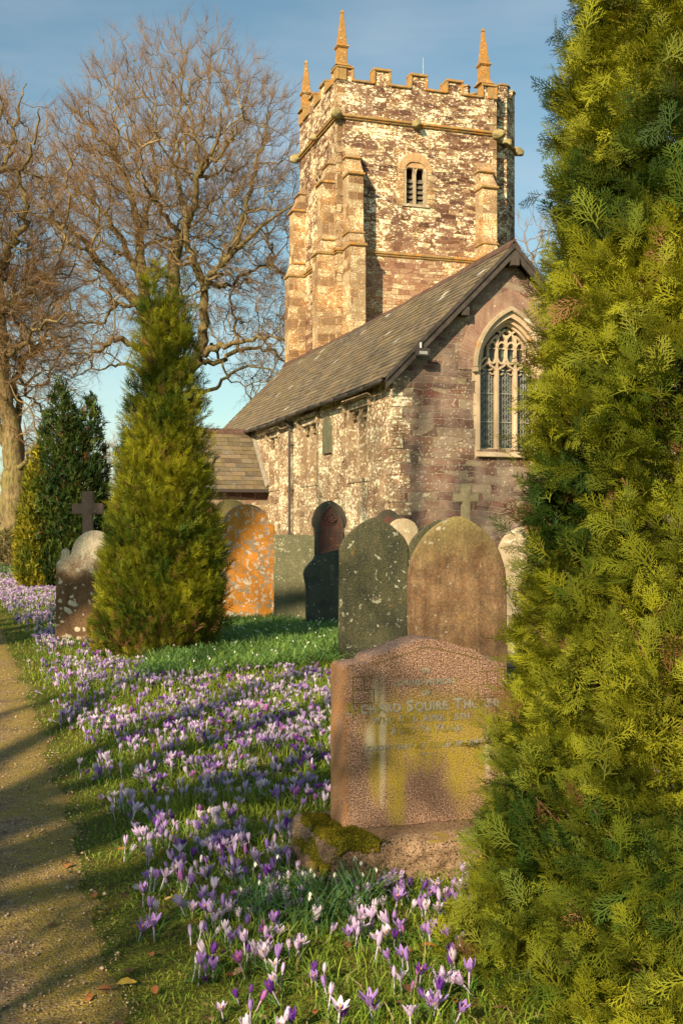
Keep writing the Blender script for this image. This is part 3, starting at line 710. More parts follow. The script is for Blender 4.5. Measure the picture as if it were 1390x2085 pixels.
# parapet: coping with merlons
def parapet(p0, p1, n_mer, ends, seed, zb=ZP, start=.62):
    """from p0 to p1 (xy), outward side to the right of the direction"""
    p0 = Vector((*p0, 0)); p1 = Vector((*p1, 0)); d = (p1-p0); L = d.length; d.normalize(); nr = Vector((d.y, -d.x, 0))
    M = Matrix(((d.x, nr.x, 0, p0.x), (d.y, nr.y, 0, p0.y), (0, 0, 1, 0), (0, 0, 0, 1)))
    th = .34; mb = MB(); cp = MB(); ms = []
    mb.box(0, L, -th, 0, zb-.01, ZC-.02, M)
    gaps = []
    ms = [(0, start)]
    inner = L-2*start; g = inner*.62/(n_mer+1); mw = inner*.38/n_mer; x = start
    for i in range(n_mer): x += g; ms.append((x, x+mw)); x += mw
    ms.append((L-start, L))
    rg = random.Random(seed)
    last = 0
    for (a, b) in ms:
        if a > last: cp.box(last-.0, a+.0, -th-.05, .07, ZC-.02, ZC+.07, M)
        h = ZM+rg.uniform(-.04, .05)
        mb.box(a+.05, b-.05, -th, -.01, ZC-.03, h-.1, M)
        cp.box(a-.03, b+.03, -th-.06, .07, h-.10, h, M)                       # capping
        cp.box(a-.035, a+.065, -th-.03, .05, ZC+.0, h-.095, M); cp.box(b-.065, b+.035, -th-.03, .05, ZC+.0, h-.095, M)
        last = b
    o = mb.build('parapet', M_tower, TOW, bevel=.01); cp.build('moulded_coping', M_copo, o, bevel=.018)
parapet((TX, TY), (TX+TW, TY), 3, None, 1); parapet((TX, TY+TD), (TX, TY), 2, None, 2)
parapet((TX+TW, TY), (TX+TW, TY+TD), 2, None, 3); parapet((TX+TW, TY+TD), (TX, TY+TD), 3, None, 4)
# pinnacles
def pinnacle(x, y, zb, s=1.0, tilt=(0, 0)):
    mb = MB(); w = .168*s
    M = Matrix.Translation((x, y, zb)) @ Matrix.Rotation(tilt[0], 4, 'X') @ Matrix.Rotation(tilt[1], 4, 'Y')
    def frus(w0, w1, z0, z1): mb.poly([M @ Vector(p) for p in ((-w0, -w0, z0), (w0, -w0, z0), (w0, w0, z0), (-w0, w0, z0), (-w1, -w1, z1), (w1, -w1, z1), (w1, w1, z1), (-w1, w1, z1))],
                                    [(0, 3, 2, 1), (4, 5, 6, 7), (0, 1, 5, 4), (1, 2, 6, 5), (2, 3, 7, 6), (3, 0, 4, 7)])
    frus(w*1.7, w*1.15, -.02, .12); frus(w, w*.94, .12, .62*s); frus(w*1.0, w*1.30, .62*s, .68*s); frus(w*1.30, w*1.22, .68*s, .73*s); frus(w*.92, w*.28, .73*s, 1.85*s)
    frus(w*.36, w*.30, 1.85*s, 1.92*s); frus(w*.30, w*.1, 1.92*s, 1.98*s)
    return mb.build('pinnacle', M_pinn, TOW, bevel=.012)
pinnacle(TX+.22, TY+.22, ZM-.03, 1.10, (0, .02)); pinnacle(TX+TW-.42, TY+.24, ZM+.02, 1.13, (0, -.02)); pinnacle(TX+.2, TY+TD-.22, ZM-.05, 1.08); pinnacle(TX+TW-.3, TY+TD-.3, ZM-.05, .95)
# carved corbel heads on the upper string
def corbel(x, y, z, dx, dy, s=.16):
    bm = bmesh.new(); bmesh.ops.create_icosphere(bm, subdivisions=3, radius=1)
    ang = math.atan2(dy, dx)
    for v in bm.verts:
        p = v.co; r = 1+.22*mnoise.noise(p*1.8+Vector((x, y, z)))+.12*mnoise.noise(p*4+Vector((x, y, z)))
        e = 1+.5*max(0, p.x); v.co = Vector((p.x*1.5*r, p.y*.85*r*(1.15-.3*p.x), (p.z*.95*r-.15*p.x)))*s
    bmesh.ops.transform(bm, matrix=Matrix.Translation((x, y, z)) @ Matrix.Rotation(ang, 4, 'Z'), verts=bm.verts)
    me = bpy.data.meshes.new('corbel_head'); bm.to_mesh(me); bm.free(); me.shade_smooth(); box_uv(me)
    link('corbel_head', me, M_corb, TOW)
M_corb = stone('green_lichened_carving', (.20, .17, .07), (.34, .29, .15), lich=(.55, .52, .38), amt=.3, size=16)
corbel(TX-.08, TY-.12, Z2+.03, -.7, -.7, .20); corbel(TX+3.1, TY-.16, Z2+.0, 0, -1, .17); corbel(TX+TW+.02, TY-.12, Z2+.0, .5, -.9, .21)
corbel(TX-.14, TY+TD-.0, Z2+.02, -1, .2, .19); corbel(TX-.14, TY+2.5, Z2+.02, -1, 0, .15)
# stair turret on the north-east corner
tcx, tcy, tr = TX+TW+.22, TY+1.72, 1.18
octo = [(tcx+tr/cos(pi/8)*cos(pi/8+i*pi/4), tcy+tr/cos(pi/8)*sin(pi/8+i*pi/4)) for i in range(8)]
ZT = 19.0
mb = MB(); mb.prismz(octo, -.3, ZT-.55); tur = mb.build('stair_turret', M_tower, TOW)
for i in range(8):
    tc = MB(); mm = MB()
    a = Vector(octo[i]); b = Vector(octo[(i+1) % 8]); d = (b-a); L = d.length; d.normalize(); nr = Vector((d.y, -d.x))
    M = Matrix(((d.x, nr.x, 0, a.x), (d.y, nr.y, 0, a.y), (0, 0, 1, 0), (0, 0, 0, 1)))
    mm.box(.02, L*.30, -.22, 0, ZT-.56, ZT-.06, M); mm.box(L*.70, L-.02, -.22, -.0, ZT-.56, ZT-.06, M); mm.box(L*.30, L*.70, -.215, -.005, ZT-.56, ZT-.42, M)
    tc.box(.0, L*.33, -.26, .05, ZT-.06, ZT+.02, M); tc.box(L*.67, L, -.26, .05, ZT-.06, ZT+.02, M); tc.box(L*.33, L*.67, -.25, .04, ZT-.42, ZT-.35, M)
    mm.build('turret_battlement', M_tower, tur); tc.build('turret_coping', M_copo, tur, bevel=.015)
    MB().box(-.02, L+.02, -.0, .10, Z2-.15, Z2-.03, M).build('string_course', M_copo, tur, bevel=.015)
corbel(tcx+.45, tcy-tr-.12, Z2-.1, .3, -1, .17); corbel(tcx+tr+.1, tcy-.5, Z2-.1, 1, -.4, .19)
mb = MB(); mb.cyl((TX+4.0, TY+1.4, 18), (TX+4.0, TY+1.4, 20.0), .02, .012, 6); mb.build('aerial', plain('pale_green_rod', (.30, .42, .34), .6), TOW)
# scaffolding of thin details: tower roof
MB().box(TX+.2, TX+TW-.2, TY+.2, TY+TD-.2, ZP-.4, ZP-.3).build('tower_roof', M_wood, TOW)
# ================================================================== GRAVESTONES
def outline(kind, w, h):
    hw = w/2
    if kind == 'rect': return [(-hw, -.2), (hw, -.2), (hw, h-.01), (-hw, h)]
    if kind == 'lancet': return [(-hw, -.2), (hw, -.2)]+arc_pts(w, h-w*.64, h, 12)
    if kind == 'round': return [(-hw, -.2), (hw, -.2)]+arc_pts(w, h-w*.45, h, 12)
    if kind == 'low': return [(-hw, -.2), (hw, -.2)]+arc_pts(w, h-w*.30, h, 12)
    if kind == 'pointed':                     # rounded shoulders sweeping up to a blunt point
        P = [(-hw, -.2), (hw, -.2), (hw, h-.46*w), (hw*.97, h-.38*w), (hw*.86, h-.285*w), (hw*.66, h-.185*w), (hw*.42, h-.095*w), (hw*.18, h-.025*w), (.012, h)]
        return P+[(-x, z) for x, z in P[:1:-1]]
    if kind == 'eared':                       # big round head with a small round ear on each shoulder
        P = [(hw, h-.44*w), (hw*.94, h-.42*w), (hw*.90, h-.40*w), (hw*.87, h-.33*w)]
        P += [(hw*.765+hw*.115*cos(a), h-.31*w+.06*w*sin(a)) for a in np.linspace(.2, pi-.2, 6)]
        P += [(hw*.64, h-.36*w)]
        P += [(hw*.62*cos(a), h-.36*w+.36*w*sin(a)) for a in np.linspace(.12, pi/2, 9)]
        return [(-hw, -.2), (hw, -.2)]+P+[(-x, z) for x, z in P[-2::-1]]
    if kind == 'shouldered':                  # round head rising from square shoulders
        P = [(hw, h-.36*w), (hw*.86, h-.36*w), (hw*.82, h-.33*w)]+[(hw*.80*cos(a), h-.36*w+.36*w*sin(a)) for a in np.linspace(.25, pi/2, 9)]
        return [(-hw, -.2), (hw, -.2)]+P+[(-x, z) for x, z in P[-2::-1]]
    if kind == 'disc':                        # round head, hollow neck, widening shoulders
        P = [(hw, h-.95*w), (hw*.95, h-.80*w), (hw*.72, h-.64*w), (hw*.58, h-.52*w)]+[(hw*.66*cos(a), h-.31*w+.31*w*sin(a)) for a in np.linspace(-.45, pi/2, 10)]
        return [(-hw, -.2), (hw, -.2)]+P+[(-x, z) for x, z in P[-2::-1]]
    if kind == 'gothic':                      # pointed head wider than the shaft, hanging shoulders
        P = [(hw*.86, h-.92*w), (hw*.86, h-.80*w), (hw*.92, h-.74*w), (hw, h-.68*w)]+arc_pts(w, h-.62*w, h, 9)[1:10]
        return [(-hw*.86, -.2), (hw*.86, -.2)]+P+[(-x, z) for x, z in P[-2::-1]]
    if kind == 'broken': return [(-.26, -.2), (.30, -.2), (.30, 1.10), (.17, 1.10), (-.02, 1.055), (-.13, 1.03), (-.16, .98), (-.23, .90), (-.285, .84), (-.30, .77), (-.27, .62)]
    if kind == 'half': return [(-.32, -.2), (.32, -.2), (.32, h), (.06, h), (-.12, h-.02), (-.22, h-.07), (-.29, h-.14), (-.335, h-.22), (-.33, h-.36), (-.30, h-.52), (-.31, h-.75)]
def rough_slab(P, t, seed, amp=.004, step=.04):
    Q = []
    n = len(P)
    for i in range(n):
        a = Vector(P[i]); b = Vector(P[(i+1) % n]); k = max(1, int((b-a).length/step))
        for j in range(k):
            p = a+(b-a)*j/k; e = Vector((mnoise.noise(Vector((p.x*9, p.y*9, seed))), mnoise.noise(Vector((p.x*9, p.y*9, seed+50)))))*amp
            Q.append(tuple(p+e))
    mb = MB(); mb.prism(Q, 0, t); return mb
YAWS = YAW
def gravestone(name, label, px, D, w, h, t, kind, mat, yaw=0.0, lean=0.0, tip=0.0, seed=1, bevel=.012, group=None, rim=None, partname='slab'):
    x = wx(px, D); root = empty(name, (x, D, gz1(x, D)), YAWS+R(yaw)); root.rotation_euler = (R(lean), R(tip), YAWS+R(yaw))
    tag(root, label, 'gravestone', group)
    sl = rough_slab(outline(kind, w, h), t, seed).build(partname, mat, root, bevel=bevel)
    return root, sl
G1 = 'old gravestones standing in the churchyard'
M_brown = stone('brown_gritty_stone', (.135, .075, .035), (.30, .195, .105), lich=(.42, .40, .31), amt=.26, size=18, lich2=(.28, .19, .055), amt2=.45, size2=4, streak=(.07, .04, .022), samt=.8, speck=[(150, (.40, .28, .16), .60), (22, (.24, .115, .045), .50), (7, (.060, .040, .024), .46)], topcol=(.27, .22, .085), topz=(1.05, 1.45), fine=.8)
M_greeny = stone('green_slate_lichen', (.050, .058, .038), (.120, .115, .055), lich=(.40, .41, .31), amt=.36, size=22, lich2=(.25, .17, .05), amt2=.45, size2=4, streak=(.035, .045, .035), samt=.5, bump=.5, speck=[(60, (.17, .15, .07), .60), (80, (.02, .025, .018), .58)], fine=1.0)
M_dark = stone('dark_slate', (.040, .055, .045), (.085, .095, .065), lich=(.36, .38, .30), amt=.30, size=26, lich2=(.26, .15, .05), amt2=.2, size2=4)
M_sage = stone('sage_slate', (.115, .125, .072), (.200, .190, .105), lich=(.42, .40, .26), amt=.40, size=34, lich2=(.30, .24, .09), amt2=.3, size2=6, streak=(.12, .13, .08), samt=.4, bump=.3, speck=[(70, (.26, .23, .12), .62), (50, (.07, .08, .05), .60)])
M_orange = stone('orange_lichened_stone', (.19, .15, .10), (.30, .24, .17), lich=(.50, .46, .38), amt=.55, size=22, lich2=(.50, .20, .018), amt2=.90, size2=15, bump=.45, fine=.3)
M_pale = stone('pale_lichened_stone', (.34, .27, .17), (.48, .40, .27), lich=(.64, .60, .47), amt=.45, size=18, lich2=(.26, .17, .07), amt2=.2, size2=6)
M_redg = stone('red_and_grey_stone', (.070, .055, .045), (.165, .062, .045), lich=(.28, .26, .20), amt=.14, size=18, lich2=(.30, .13, .04), amt2=.2, size2=8, streak=(.20, .060, .042), samt=.6)
M_darkc = stone('dark_moulded_stone', (.060, .056, .045), (.105, .085, .06), lich=(.40, .36, .25), amt=.2, size=14, lich2=(.34, .17, .04), amt2=.25, size2=7)
M_whitel = stone('white_crusted_brown_stone', (.14, .078, .038), (.24, .145, .072), lich=(.60, .57, .44), amt=.52, size=11, lich2=(.30, .17, .03), amt2=.3, size2=4, streak=(.09, .05, .03), samt=.5, topcol=(.64, .56, .42), topz=(.80, 1.15), fine=.9)
M_cross = stone('brown_red_granite_cross', (.18, .115, .085), (.28, .185, .135), lich=(.42, .38, .28), amt=.2, size=20, speck=[(150, (.06, .04, .035), .6)])
M_crossg = stone('mossy_grey_cross', (.14, .125, .075), (.23, .205, .13), lich=(.44, .42, .32), amt=.2, size=20, speck=[(140, (.05, .045, .035), .6)])

gravestone('gravestone', 'tall brown gravestone with a rounded pointed top, right behind the pink granite stone', 938, 9.3, .86, 1.44, .10, 'lancet', M_brown, 0, -2, 0, 3, group=G1)
gravestone('gravestone', 'dark green gravestone with white lichen spots and blunt pointed top, left of the brown one', 762, 11.3, .715, 1.44, .09, 'pointed', M_greeny, -1, 2, 0, 5, group=G1)
gravestone('gravestone', 'pale cream gravestone with a round lollipop head showing between the two tall stones', 822, 14.6, .62, 1.50, .09, 'disc', M_pale, 0, 0, 0, 7, group=G1)
gravestone('gravestone', 'dark green pointed gravestone almost hidden behind the tall brown one', 895, 12.6, .74, 1.44, .09, 'pointed', M_greeny, 2, 1, 0, 9, group=G1)
gravestone('gravestone', 'broken dark slate gravestone with a ragged slanting top, leaning beside the sage green slab', 664, 15.3, .60, 1.10, .10, 'broken', M_dark, 2, -5, 1.5, 11, group=G1)
gravestone('gravestone', 'low mossy gravestone with a shallow round top behind the broken slate one', 666, 17.0, .40, .98, .10, 'low', M_sage, 0, 0, 0, 13, group=G1)
sg, sgs = gravestone('gravestone', 'square-topped sage green slate gravestone with a pale branching stain', 601, 15.9, .59, 1.30, .07, 'rect', M_sage, 0, -1, 0, 15, group=G1)
gravestone('gravestone', 'gravestone covered in bright orange lichen, beside the tall clipped conifer', 503, 16.2, .82, 1.74, .11, 'shouldered', M_orange, 0, 0, 0, 17, group=G1)
gravestone('gravestone', 'dark brown round-topped gravestone peeping over the orange one', 470, 17.9, .56, 1.83, .10, 'round', M_brown, 0, 0, 0, 19, group=G1)
gravestone('gravestone', 'pale speckled gravestone with a curved shoulder, partly hidden by the conifer on the right', 1078, 12.0, .64, 1.39, .09, 'half', M_pale, 0, 0, 0, 21, group=G1)
gravestone('gravestone', 'round-headed gravestone crusted with white lichen, left of the clipped conifer', 189, 13.9, .90, 1.37, .10, 'eared', M_whitel, -8, 0, 1.0, 23, group=G1)
gravestone('gravestone', 'plain grey gravestone far off at the left edge of the churchyard', 0, 46, .85, 1.26, .12, 'rect', stone('grey_stone', (.20, .21, .20), (.30, .31, .29), amt=.15), 0, 0, 0, 25, group=G1)
# the big arched stone with a sunk red panel and carving
ga, gs = gravestone('gravestone', 'dark gothic-arched gravestone with a sunk red panel and carved roundel, in front of the drainpipe', 672, 19.3, .60, 1.84, .14, 'gothic', M_darkc, 0, 0, 0, 27, group=G1)
mb = MB(); mb.prism([(x, z) for x, z in arch_outline(.40, .2, 1.50, 1.74)], -.004, .02); mb.build('sunk_panel', M_redg, ga)
mb = MB(); i1 = arc_pts(.47, 1.36, 1.79, 10); i2 = arc_pts(.40, 1.36, 1.74, 10); sweep(mb, i1, i1, i2, -.025, .01, None)
for sx in (-1, 1): mb.cyl((sx*.215, -.012, .2), (sx*.215, -.012, 1.30), .018, .018, 8); mb.box(sx*.215-.03, sx*.215+.03, -.04, .01, 1.30, 1.36)
mb.build('moulding', M_darkc, ga)
mb = MB(); rg = random.Random(2)
for k in range(26):
    a = rg.uniform(0, 2*pi); r = rg.uniform(.0, .085); c0 = Vector((r*cos(a), -.02, 1.53+r*sin(a)))
    mb.cyl(c0, c0+Vector((rg.uniform(-.02, .02), -.02, rg.uniform(-.02, .02))), .022, .010, 7)
mb.cyl((0, .0, 1.53), (0, -.016, 1.53), .125, .12, 18)
mb.build('carved_roundel', M_redg, ga)
for r_ in range(9):                           # worn rows of lettering, one mesh per line
    mb = MB(); z = 1.33-r_*.052; x = -.15+.03*rg.random()
    while x < .14: l = rg.uniform(.015, .05); mb.box(x, x+l, -.0065, -.002, z, z+.018); x += l+.012
    mb.build('worn_inscription', M_darkc, ga)
gb, gbs = gravestone('gravestone', 'reddish gothic-pointed gravestone peeping up behind the dark green one, close to the church corner', 792, 18.2, .52, 1.70, .13, 'lancet', M_darkc, 0, 0, 0, 29, group=G1)
mb = MB(); mb.prism([(x, z) for x, z in arch_outline(.36, .2, 1.30, 1.60)], -.004, .02); mb.build('sunk_panel', M_redg, gb)
# crosses
def cross(label, px, D, top, arm, aw, hh, mat, yaw, base):
    x = wx(px, D); root = empty('stone_cross', (x, D, gz1(x, D)), YAWS+R(yaw)); tag(root, label, 'stone cross', 'stone crosses in the churchyard')
    P = [(-aw, base), (aw, base), (aw*.92, top-hh-aw), (arm, top-hh-aw*1.05), (arm, top-hh+aw*.9), (aw, top-hh+aw*.85), (aw, top), (-aw, top), (-aw, top-hh+aw*.85), (-arm, top-hh+aw*.9), (-arm, top-hh-aw*1.05), (-aw*.92, top-hh-aw)]
    rough_slab(P, aw*1.3, 3).build('cross', mat, root, bevel=.014)
    mb = MB(); mb.box(-.28, .28, -.12, .30, -.1, base*.55); mb.box(-.20, .20, -.06, .24, base*.55, base); mb.build('stepped_base', mat, root, bevel=.015)
cross('brown granite cross standing behind the white-crusted gravestone on the left', 179, 15.6, 1.90, .215, .078, .24, M_cross, -10, .45)
cross('grey mossy stone cross in front of the arched church window wall', 950, 20.4, 2.16, .245, .085, .24, M_crossg, 0, .5)

# ---- the pink granite headstone in the foreground
GX, GY = .010, 4.30
GR = empty('granite_headstone', (GX, GY, gz1(.3, 4.3)), YAWS); GZ = GR.location.z
tag(GR, 'pink granite headstone with lettering and yellow algae, on a rough mossy plinth in the foreground', 'gravestone', G1)
base_z = .175; H = .76; w = .675
m = Mat('pink_granite', .6, .35); ob = m.coord('Object')
s1 = m.noise(ob, 180, 2, .5); s2 = m.noise(m.mapping(ob, (1, 1, 1), (3, 2, 1)), 190, 2, .5); s3 = m.noise(m.mapping(ob, (1, 1, 1), (9, 5, 1)), 210, 2, .5); n1 = m.noise(ob, 5, 5, .6)
c = m.mix(m.ramp(n1, [(.35, 0.0), (.65, 1.0)]), (.20, .118, .082), (.27, .165, .115))
c = m.mix(m.ramp(s1, [(.50, 0.0), (.56, 1.0)]), c, (.055, .035, .030)); c = m.mix(m.ramp(s2, [(.58, 0.0), (.62, .9)]), c, (.56, .39, .28)); c = m.mix(m.ramp(s3, [(.63, 0.0), (.67, .8)]), c, (.28, .25, .22))
xyz = m.n('ShaderNodeSeparateXYZ', {0: ob}); X, Z = xyz.outputs[0], xyz.outputs[2]
def blob(cx_, cz_, rx, rz, soft=.5):
    dx = m.math('DIVIDE', m.math('SUBTRACT', X, cx_), rx); dz = m.math('DIVIDE', m.math('SUBTRACT', Z, cz_), rz)
    d = m.math('SQRT', m.math('ADD', m.math('MULTIPLY', dx, dx), m.math('MULTIPLY', dz, dz)))
    d = m.math('ADD', d, m.math('MULTIPLY', m.math('SUBTRACT', m.noise(m.mapping(ob, (1.6, 1.6, .8)), 7, 5, .65), .5), 1.1))
    return m.ramp(d, [(1-soft, 1.0), (1.0, 0.0)])
front = m.ramp(xyz.outputs[1], [(.004, 1.0), (.012, 0.0)])
al = m.math('MAXIMUM', blob(.36, .54, .33, .19), m.math('MAXIMUM', blob(.50, .47, .13, .28), m.math('MAXIMUM', blob(.21, .42, .055, .34), blob(.13, .50, .05, .25))))
al = m.math('MULTIPLY', m.math('MULTIPLY', al, front), m.ramp(m.noise(m.mapping(ob, (1.5, 1, .6)), 26, 5, .7), [(.30, .35), (.6, .92)]))
c = m.mix(m.math('MULTIPLY', m.math('MULTIPLY', blob(.36, .34, .17, .20, .9), front), .5), c, (.055, .040, .030))
c = m.mix(al, c, m.mix(m.ramp(s1, [(.4, 0.0), (.6, 1.0)]), (.30, .235, .018), (.17, .14, .014)))
wh = m.math('MAXIMUM', blob(.155, .52, .020, .28, .7), m.math('MAXIMUM', blob(.105, .50, .030, .10, .7), m.math('MAXIMUM', blob(.125, .69, .020, .07, .8), blob(.60, .45, .018, .16, .8))))
c = m.mix(m.math('MULTIPLY', m.math('MULTIPLY', wh, front), .6), c, (.46, .43, .33))
side = m.ramp(X, [(.0, 1.0), (.03, 0.0)])
c = m.mix(m.math('MULTIPLY', side, m.ramp(m.noise(ob, 9, 4), [(.35, .2), (.6, .75)])), c, (.27, .13, .035))
topf = m.ramp(m.math('ADD', Z, m.math('MULTIPLY', m.math('SUBTRACT', m.noise(ob, 30, 4), .5), .04)), [(.93, 0.0), (.96, .6)])
m.base(c); m.bump(m.math('ADD', s1, m.math('MULTIPLY', s2, .5)), .55, .004); M_gran = m.m
P = [(0, base_z), (w, base_z), (w, .835), (w*.985, .845), (w*.875, .850), (w*.872, .858), (w*.845, .872), (w*.835, .885), (w*.80, .893), (w*.70, .912), (w*.58, .937), (w*.50, .945), (w*.44, .938), (w*.30, .905), (w*.17, .880), (w*.15, .868), (w*.145, .853), (w*.02, .845), (0, .835)]
P = [(x, z if z <= base_z else base_z+(z-base_z)*.935) for x, z in P]
rough_slab(P, .175, 31, .0025, .03).build('slab', M_gran, GR, bevel=.007)
M_cutm = plain('dark_cut_line', (.13, .10, .04), .9, .1)
LN = MB()
def zs(p): return (p[0], base_z+(p[1]-base_z)*.935)
def cutline(a, b, wd=.004): a, b = zs(a), zs(b); bar(LN, a, b, wd, -.0012, .001)
top = [(w*.17, .848), (w*.30, .872), (w*.50, .912), (w*.70, .880), (w*.835, .852)]
for i in range(len(top)-1): cutline(top[i], top[i+1])
for sx, x0 in ((1, .035), (-1, w-.035)):
    for z in (.80, .745, .69, .66): cutline((x0, z), (x0+sx*.08, z))
    cutline((x0, .69), (x0, .80)); cutline((x0+sx*.045, .745), (x0+sx*.045, .80)); cutline((x0+sx*.085, .745), (x0+sx*.085, .69)); cutline((x0, .62), (x0, .66))
LN.build('incised_border', M_cutm, GR)
M_let = stone('worn_lead_letter', (.17, .17, .14), (.28, .28, .24), amt=.1, lich=(.25, .2, .04), lich2=(.20, .165, .02), amt2=.6, size2=14, bump=.2)
def text(body, x, z, size, name='lettering', shear=0.0, sx=1.0, space=1.05):
    cu = bpy.data.curves.new('t', 'FONT'); cu.body = body; cu.size = size; cu.align_x = 'CENTER'; cu.extrude = .0012; cu.offset = size*.035; cu.shear = shear; cu.space_character = space; cu.resolution_u = 3
    o = bpy.data.objects.new('t', cu); COL.objects.link(o); bpy.context.view_layer.update()
    me = bpy.data.meshes.new_from_object(o.evaluated_get(bpy.context.evaluated_depsgraph_get())); bpy.data.objects.remove(o)
    me.transform(Matrix.Translation((x, -.0009, base_z+(z-base_z)*.94)) @ Matrix.Rotation(pi/2, 4, 'X') @ Matrix.Diagonal((sx, 1, 1, 1)))
    me.materials.clear(); wid = max(v.co.x for v in me.vertices)-min(v.co.x for v in me.vertices)
    return link(name, me, M_let, GR), wid
def smallcaps(words, x, z, big, small, **k):
    """words written with a tall first letter and smaller capitals; one mesh for the whole line"""
    parts = []; cur = 0.0
    for wd in words:
        for j, (s_, sz) in enumerate(((wd[0], big), (wd[1:], small))):
            if not s_: continue
            o, wi = text(s_, 0, z, sz, **k); mnx = min(v.co.x for v in o.data.vertices)
            o.data.transform(Matrix.Translation((cur-mnx, 0, 0))); cur += wi+sz*.10; parts.append(o)
        cur += small*.38
    tot = cur-small*.48; base = parts[0]
    bm = bmesh.new()
    for o in parts: bm.from_mesh(o.data)
    bmesh.ops.translate(bm, verts=bm.verts, vec=(x-tot/2, 0, 0)); me = bpy.data.meshes.new('line'); bm.to_mesh(me); bm.free()
    for o in parts: bpy.data.objects.remove(o)
    link('lettering', me, M_let, GR); return tot
TXc = .335
text('IN', TXc, .800, .030); text('LOVING MEMORY', TXc, .752, .030, space=1.15); text('OF', TXc, .708, .027)
smallcaps(['RICHARD', 'SQUIRE', 'THORNE'], TXc, .645, .060, .047)
smallcaps(['WHO', 'DIED', 'APRIL', '25TH'], TXc-.02, .600, .038, .033, space=1.1); smallcaps(['AGED', '74', 'YEARS'], TXc, .553, .040, .034, space=1.1)
text('I KNOW THAT MY REDEEMER LIVETH', TXc, .490, .029, shear=.22, space=1.1)
MB().box(TXc-.028, TXc+.028, -.0016, .001, .514, .518).build('rule', M_let, GR); MB().box(TXc-.034, TXc+.034, -.0016, .001, .446, .450).build('rule', M_let, GR)
# rock-faced plinth
bm = bmesh.new(); bmesh.ops.create_cube(bm, size=1)
x0, x1, y0, y1, z0, z1 = -.115, w+.10, -.16, .32, -.12, base_z
for v in bm.verts: v.co = Vector((x0 if v.co.x < 0 else x1, y0 if v.co.y < 0 else y1, z0 if v.co.z < 0 else z1))
bmesh.ops.bevel(bm, geom=list(bm.edges), offset=.012, segments=1, affect='EDGES')
bmesh.ops.subdivide_edges(bm, edges=[e for e in bm.edges if e.calc_length() > .1], cuts=44, use_grid_fill=True)
for v in bm.verts:
    p = v.co.copy(); n = v.normal
    if p.z < z1-.015:
        a = .5*mnoise.noise(p*9+Vector((4, 0, 0)))+.35*mnoise.noise(p*22)+.2*mnoise.noise(p*55)
        edge = min(1, (z1-p.z)/.05); hn = Vector((n.x, n.y, 0))
        v.co += hn*(a*.030*edge+.012*edge)+Vector((0, 0, a*.004))
    else: v.co.z += .003*mnoise.noise(p*14)-.012*max(0, (p.y-y0 < .03))*.5
me = bpy.data.meshes.new('plinth'); bm.to_mesh(me); bm.free(); me.shade_smooth()
M_pl = stone('rough_granite_plinth', (.14, .085, .050), (.30, .20, .125), lich=(.40, .36, .26), amt=.16, size=26, lich2=(.20, .15, .03), amt2=.35, size2=9, speck=[(150, (.05, .035, .025), .54), (170, (.42, .32, .22), .62)], bump=.8)
link('plinth', me, M_pl, GR)
# moss cushion over the plinth's left corner: a bumpy coat with thousands of tiny tufts
rng = np.random.default_rng(5); PTS = []
def mtop(x, y):
    return base_z+.006+.022*max(0, 1-((x+.03)/.16)**2)*(.6+.6*mnoise.noise(Vector((x*14, y*14, 0))))
gxn, gyn = 46, 52; mv = []; 
xs_ = np.linspace(-.140, .11, gxn); ys_ = np.linspace(-.175, .22, gyn)
def edge_of(y): return -.02+.17*max(0, 1-abs(y+.05)/.32)**.6 if y < .0 else .0-.02
mv = []; mf = []; idx = {}
for i, x in enumerate(xs_):
    for j, y in enumerate(ys_):
        xr = x; yr = y; lim = (.055-.35*(y+.02) if y < -.01 else .0)+.035*mnoise.noise(Vector((y*12, 1, 0)))
        if x > lim: continue
        z = mtop(x, y)
        if x < x0+.01: z -= (x0+.01-x)*2.6+.06*abs(mnoise.noise(Vector((y*16, 3, 0)))); xr = max(x, x0-.03)
        if y < y0+.01: z -= (y0+.01-y)*2.0+.05*abs(mnoise.noise(Vector((x*16, 7, 0))))
        if x > lim-.03: z = max(z-.02*(x-lim+.03)/.03, base_z-.004)
        z += .006*mnoise.noise(Vector((x*60, y*60, 2)))
        idx[(i, j)] = len(mv); mv.append((xr, yr, z))
for (i, j) in list(idx):
    if (i+1, j) in idx and (i, j+1) in idx and (i+1, j+1) in idx: mf.append((idx[i, j], idx[i+1, j], idx[i+1, j+1], idx[i, j+1]))
nt = len(mv); MVa = np.array(mv)
m = Mat('moss', .95, .05); ob = m.coord('Object'); n1 = m.noise(ob, 14, 4); n2 = m.noise(ob, 160, 2, .7)
c = m.ramp(n1, [(.35, (.09, .095, .008)), (.55, (.20, .18, .014)), (.7, (.28, .21, .02))]); c = m.mix(m.ramp(n2, [(.4, .8), (.6, 0.0)]), c, (.02, .018, .004)); m.base(c); m.bump(n2, 1.0, .012); M_moss = m.m
mo = link('moss_cushion', np_mesh('moss_cushion', MVa, np.array(mf)), M_moss, GR, smooth=True)
sel = MVa[rng.integers(0, nt, 9000)]+rng.normal(0, .003, (9000, 3)); dd = rng.normal(0, .5, (9000, 3)); dd[:, 2] = np.abs(dd[:, 2])+.7; dd /= np.linalg.norm(dd, axis=1)[:, None]
ln = rng.uniform(.004, .009, (9000, 1)); sd = np.cross(dd, rng.normal(0, 1, (9000, 3))); sd /= np.linalg.norm(sd, axis=1)[:, None]
TVt = np.stack([sel-sd*.0013, sel+sd*.0013, sel+dd*ln], 1).reshape(-1, 3)
tm = link('moss_tufts', np_mesh('moss_tufts', TVt, np.arange(27000).reshape(-1, 3)), M_moss, mo)
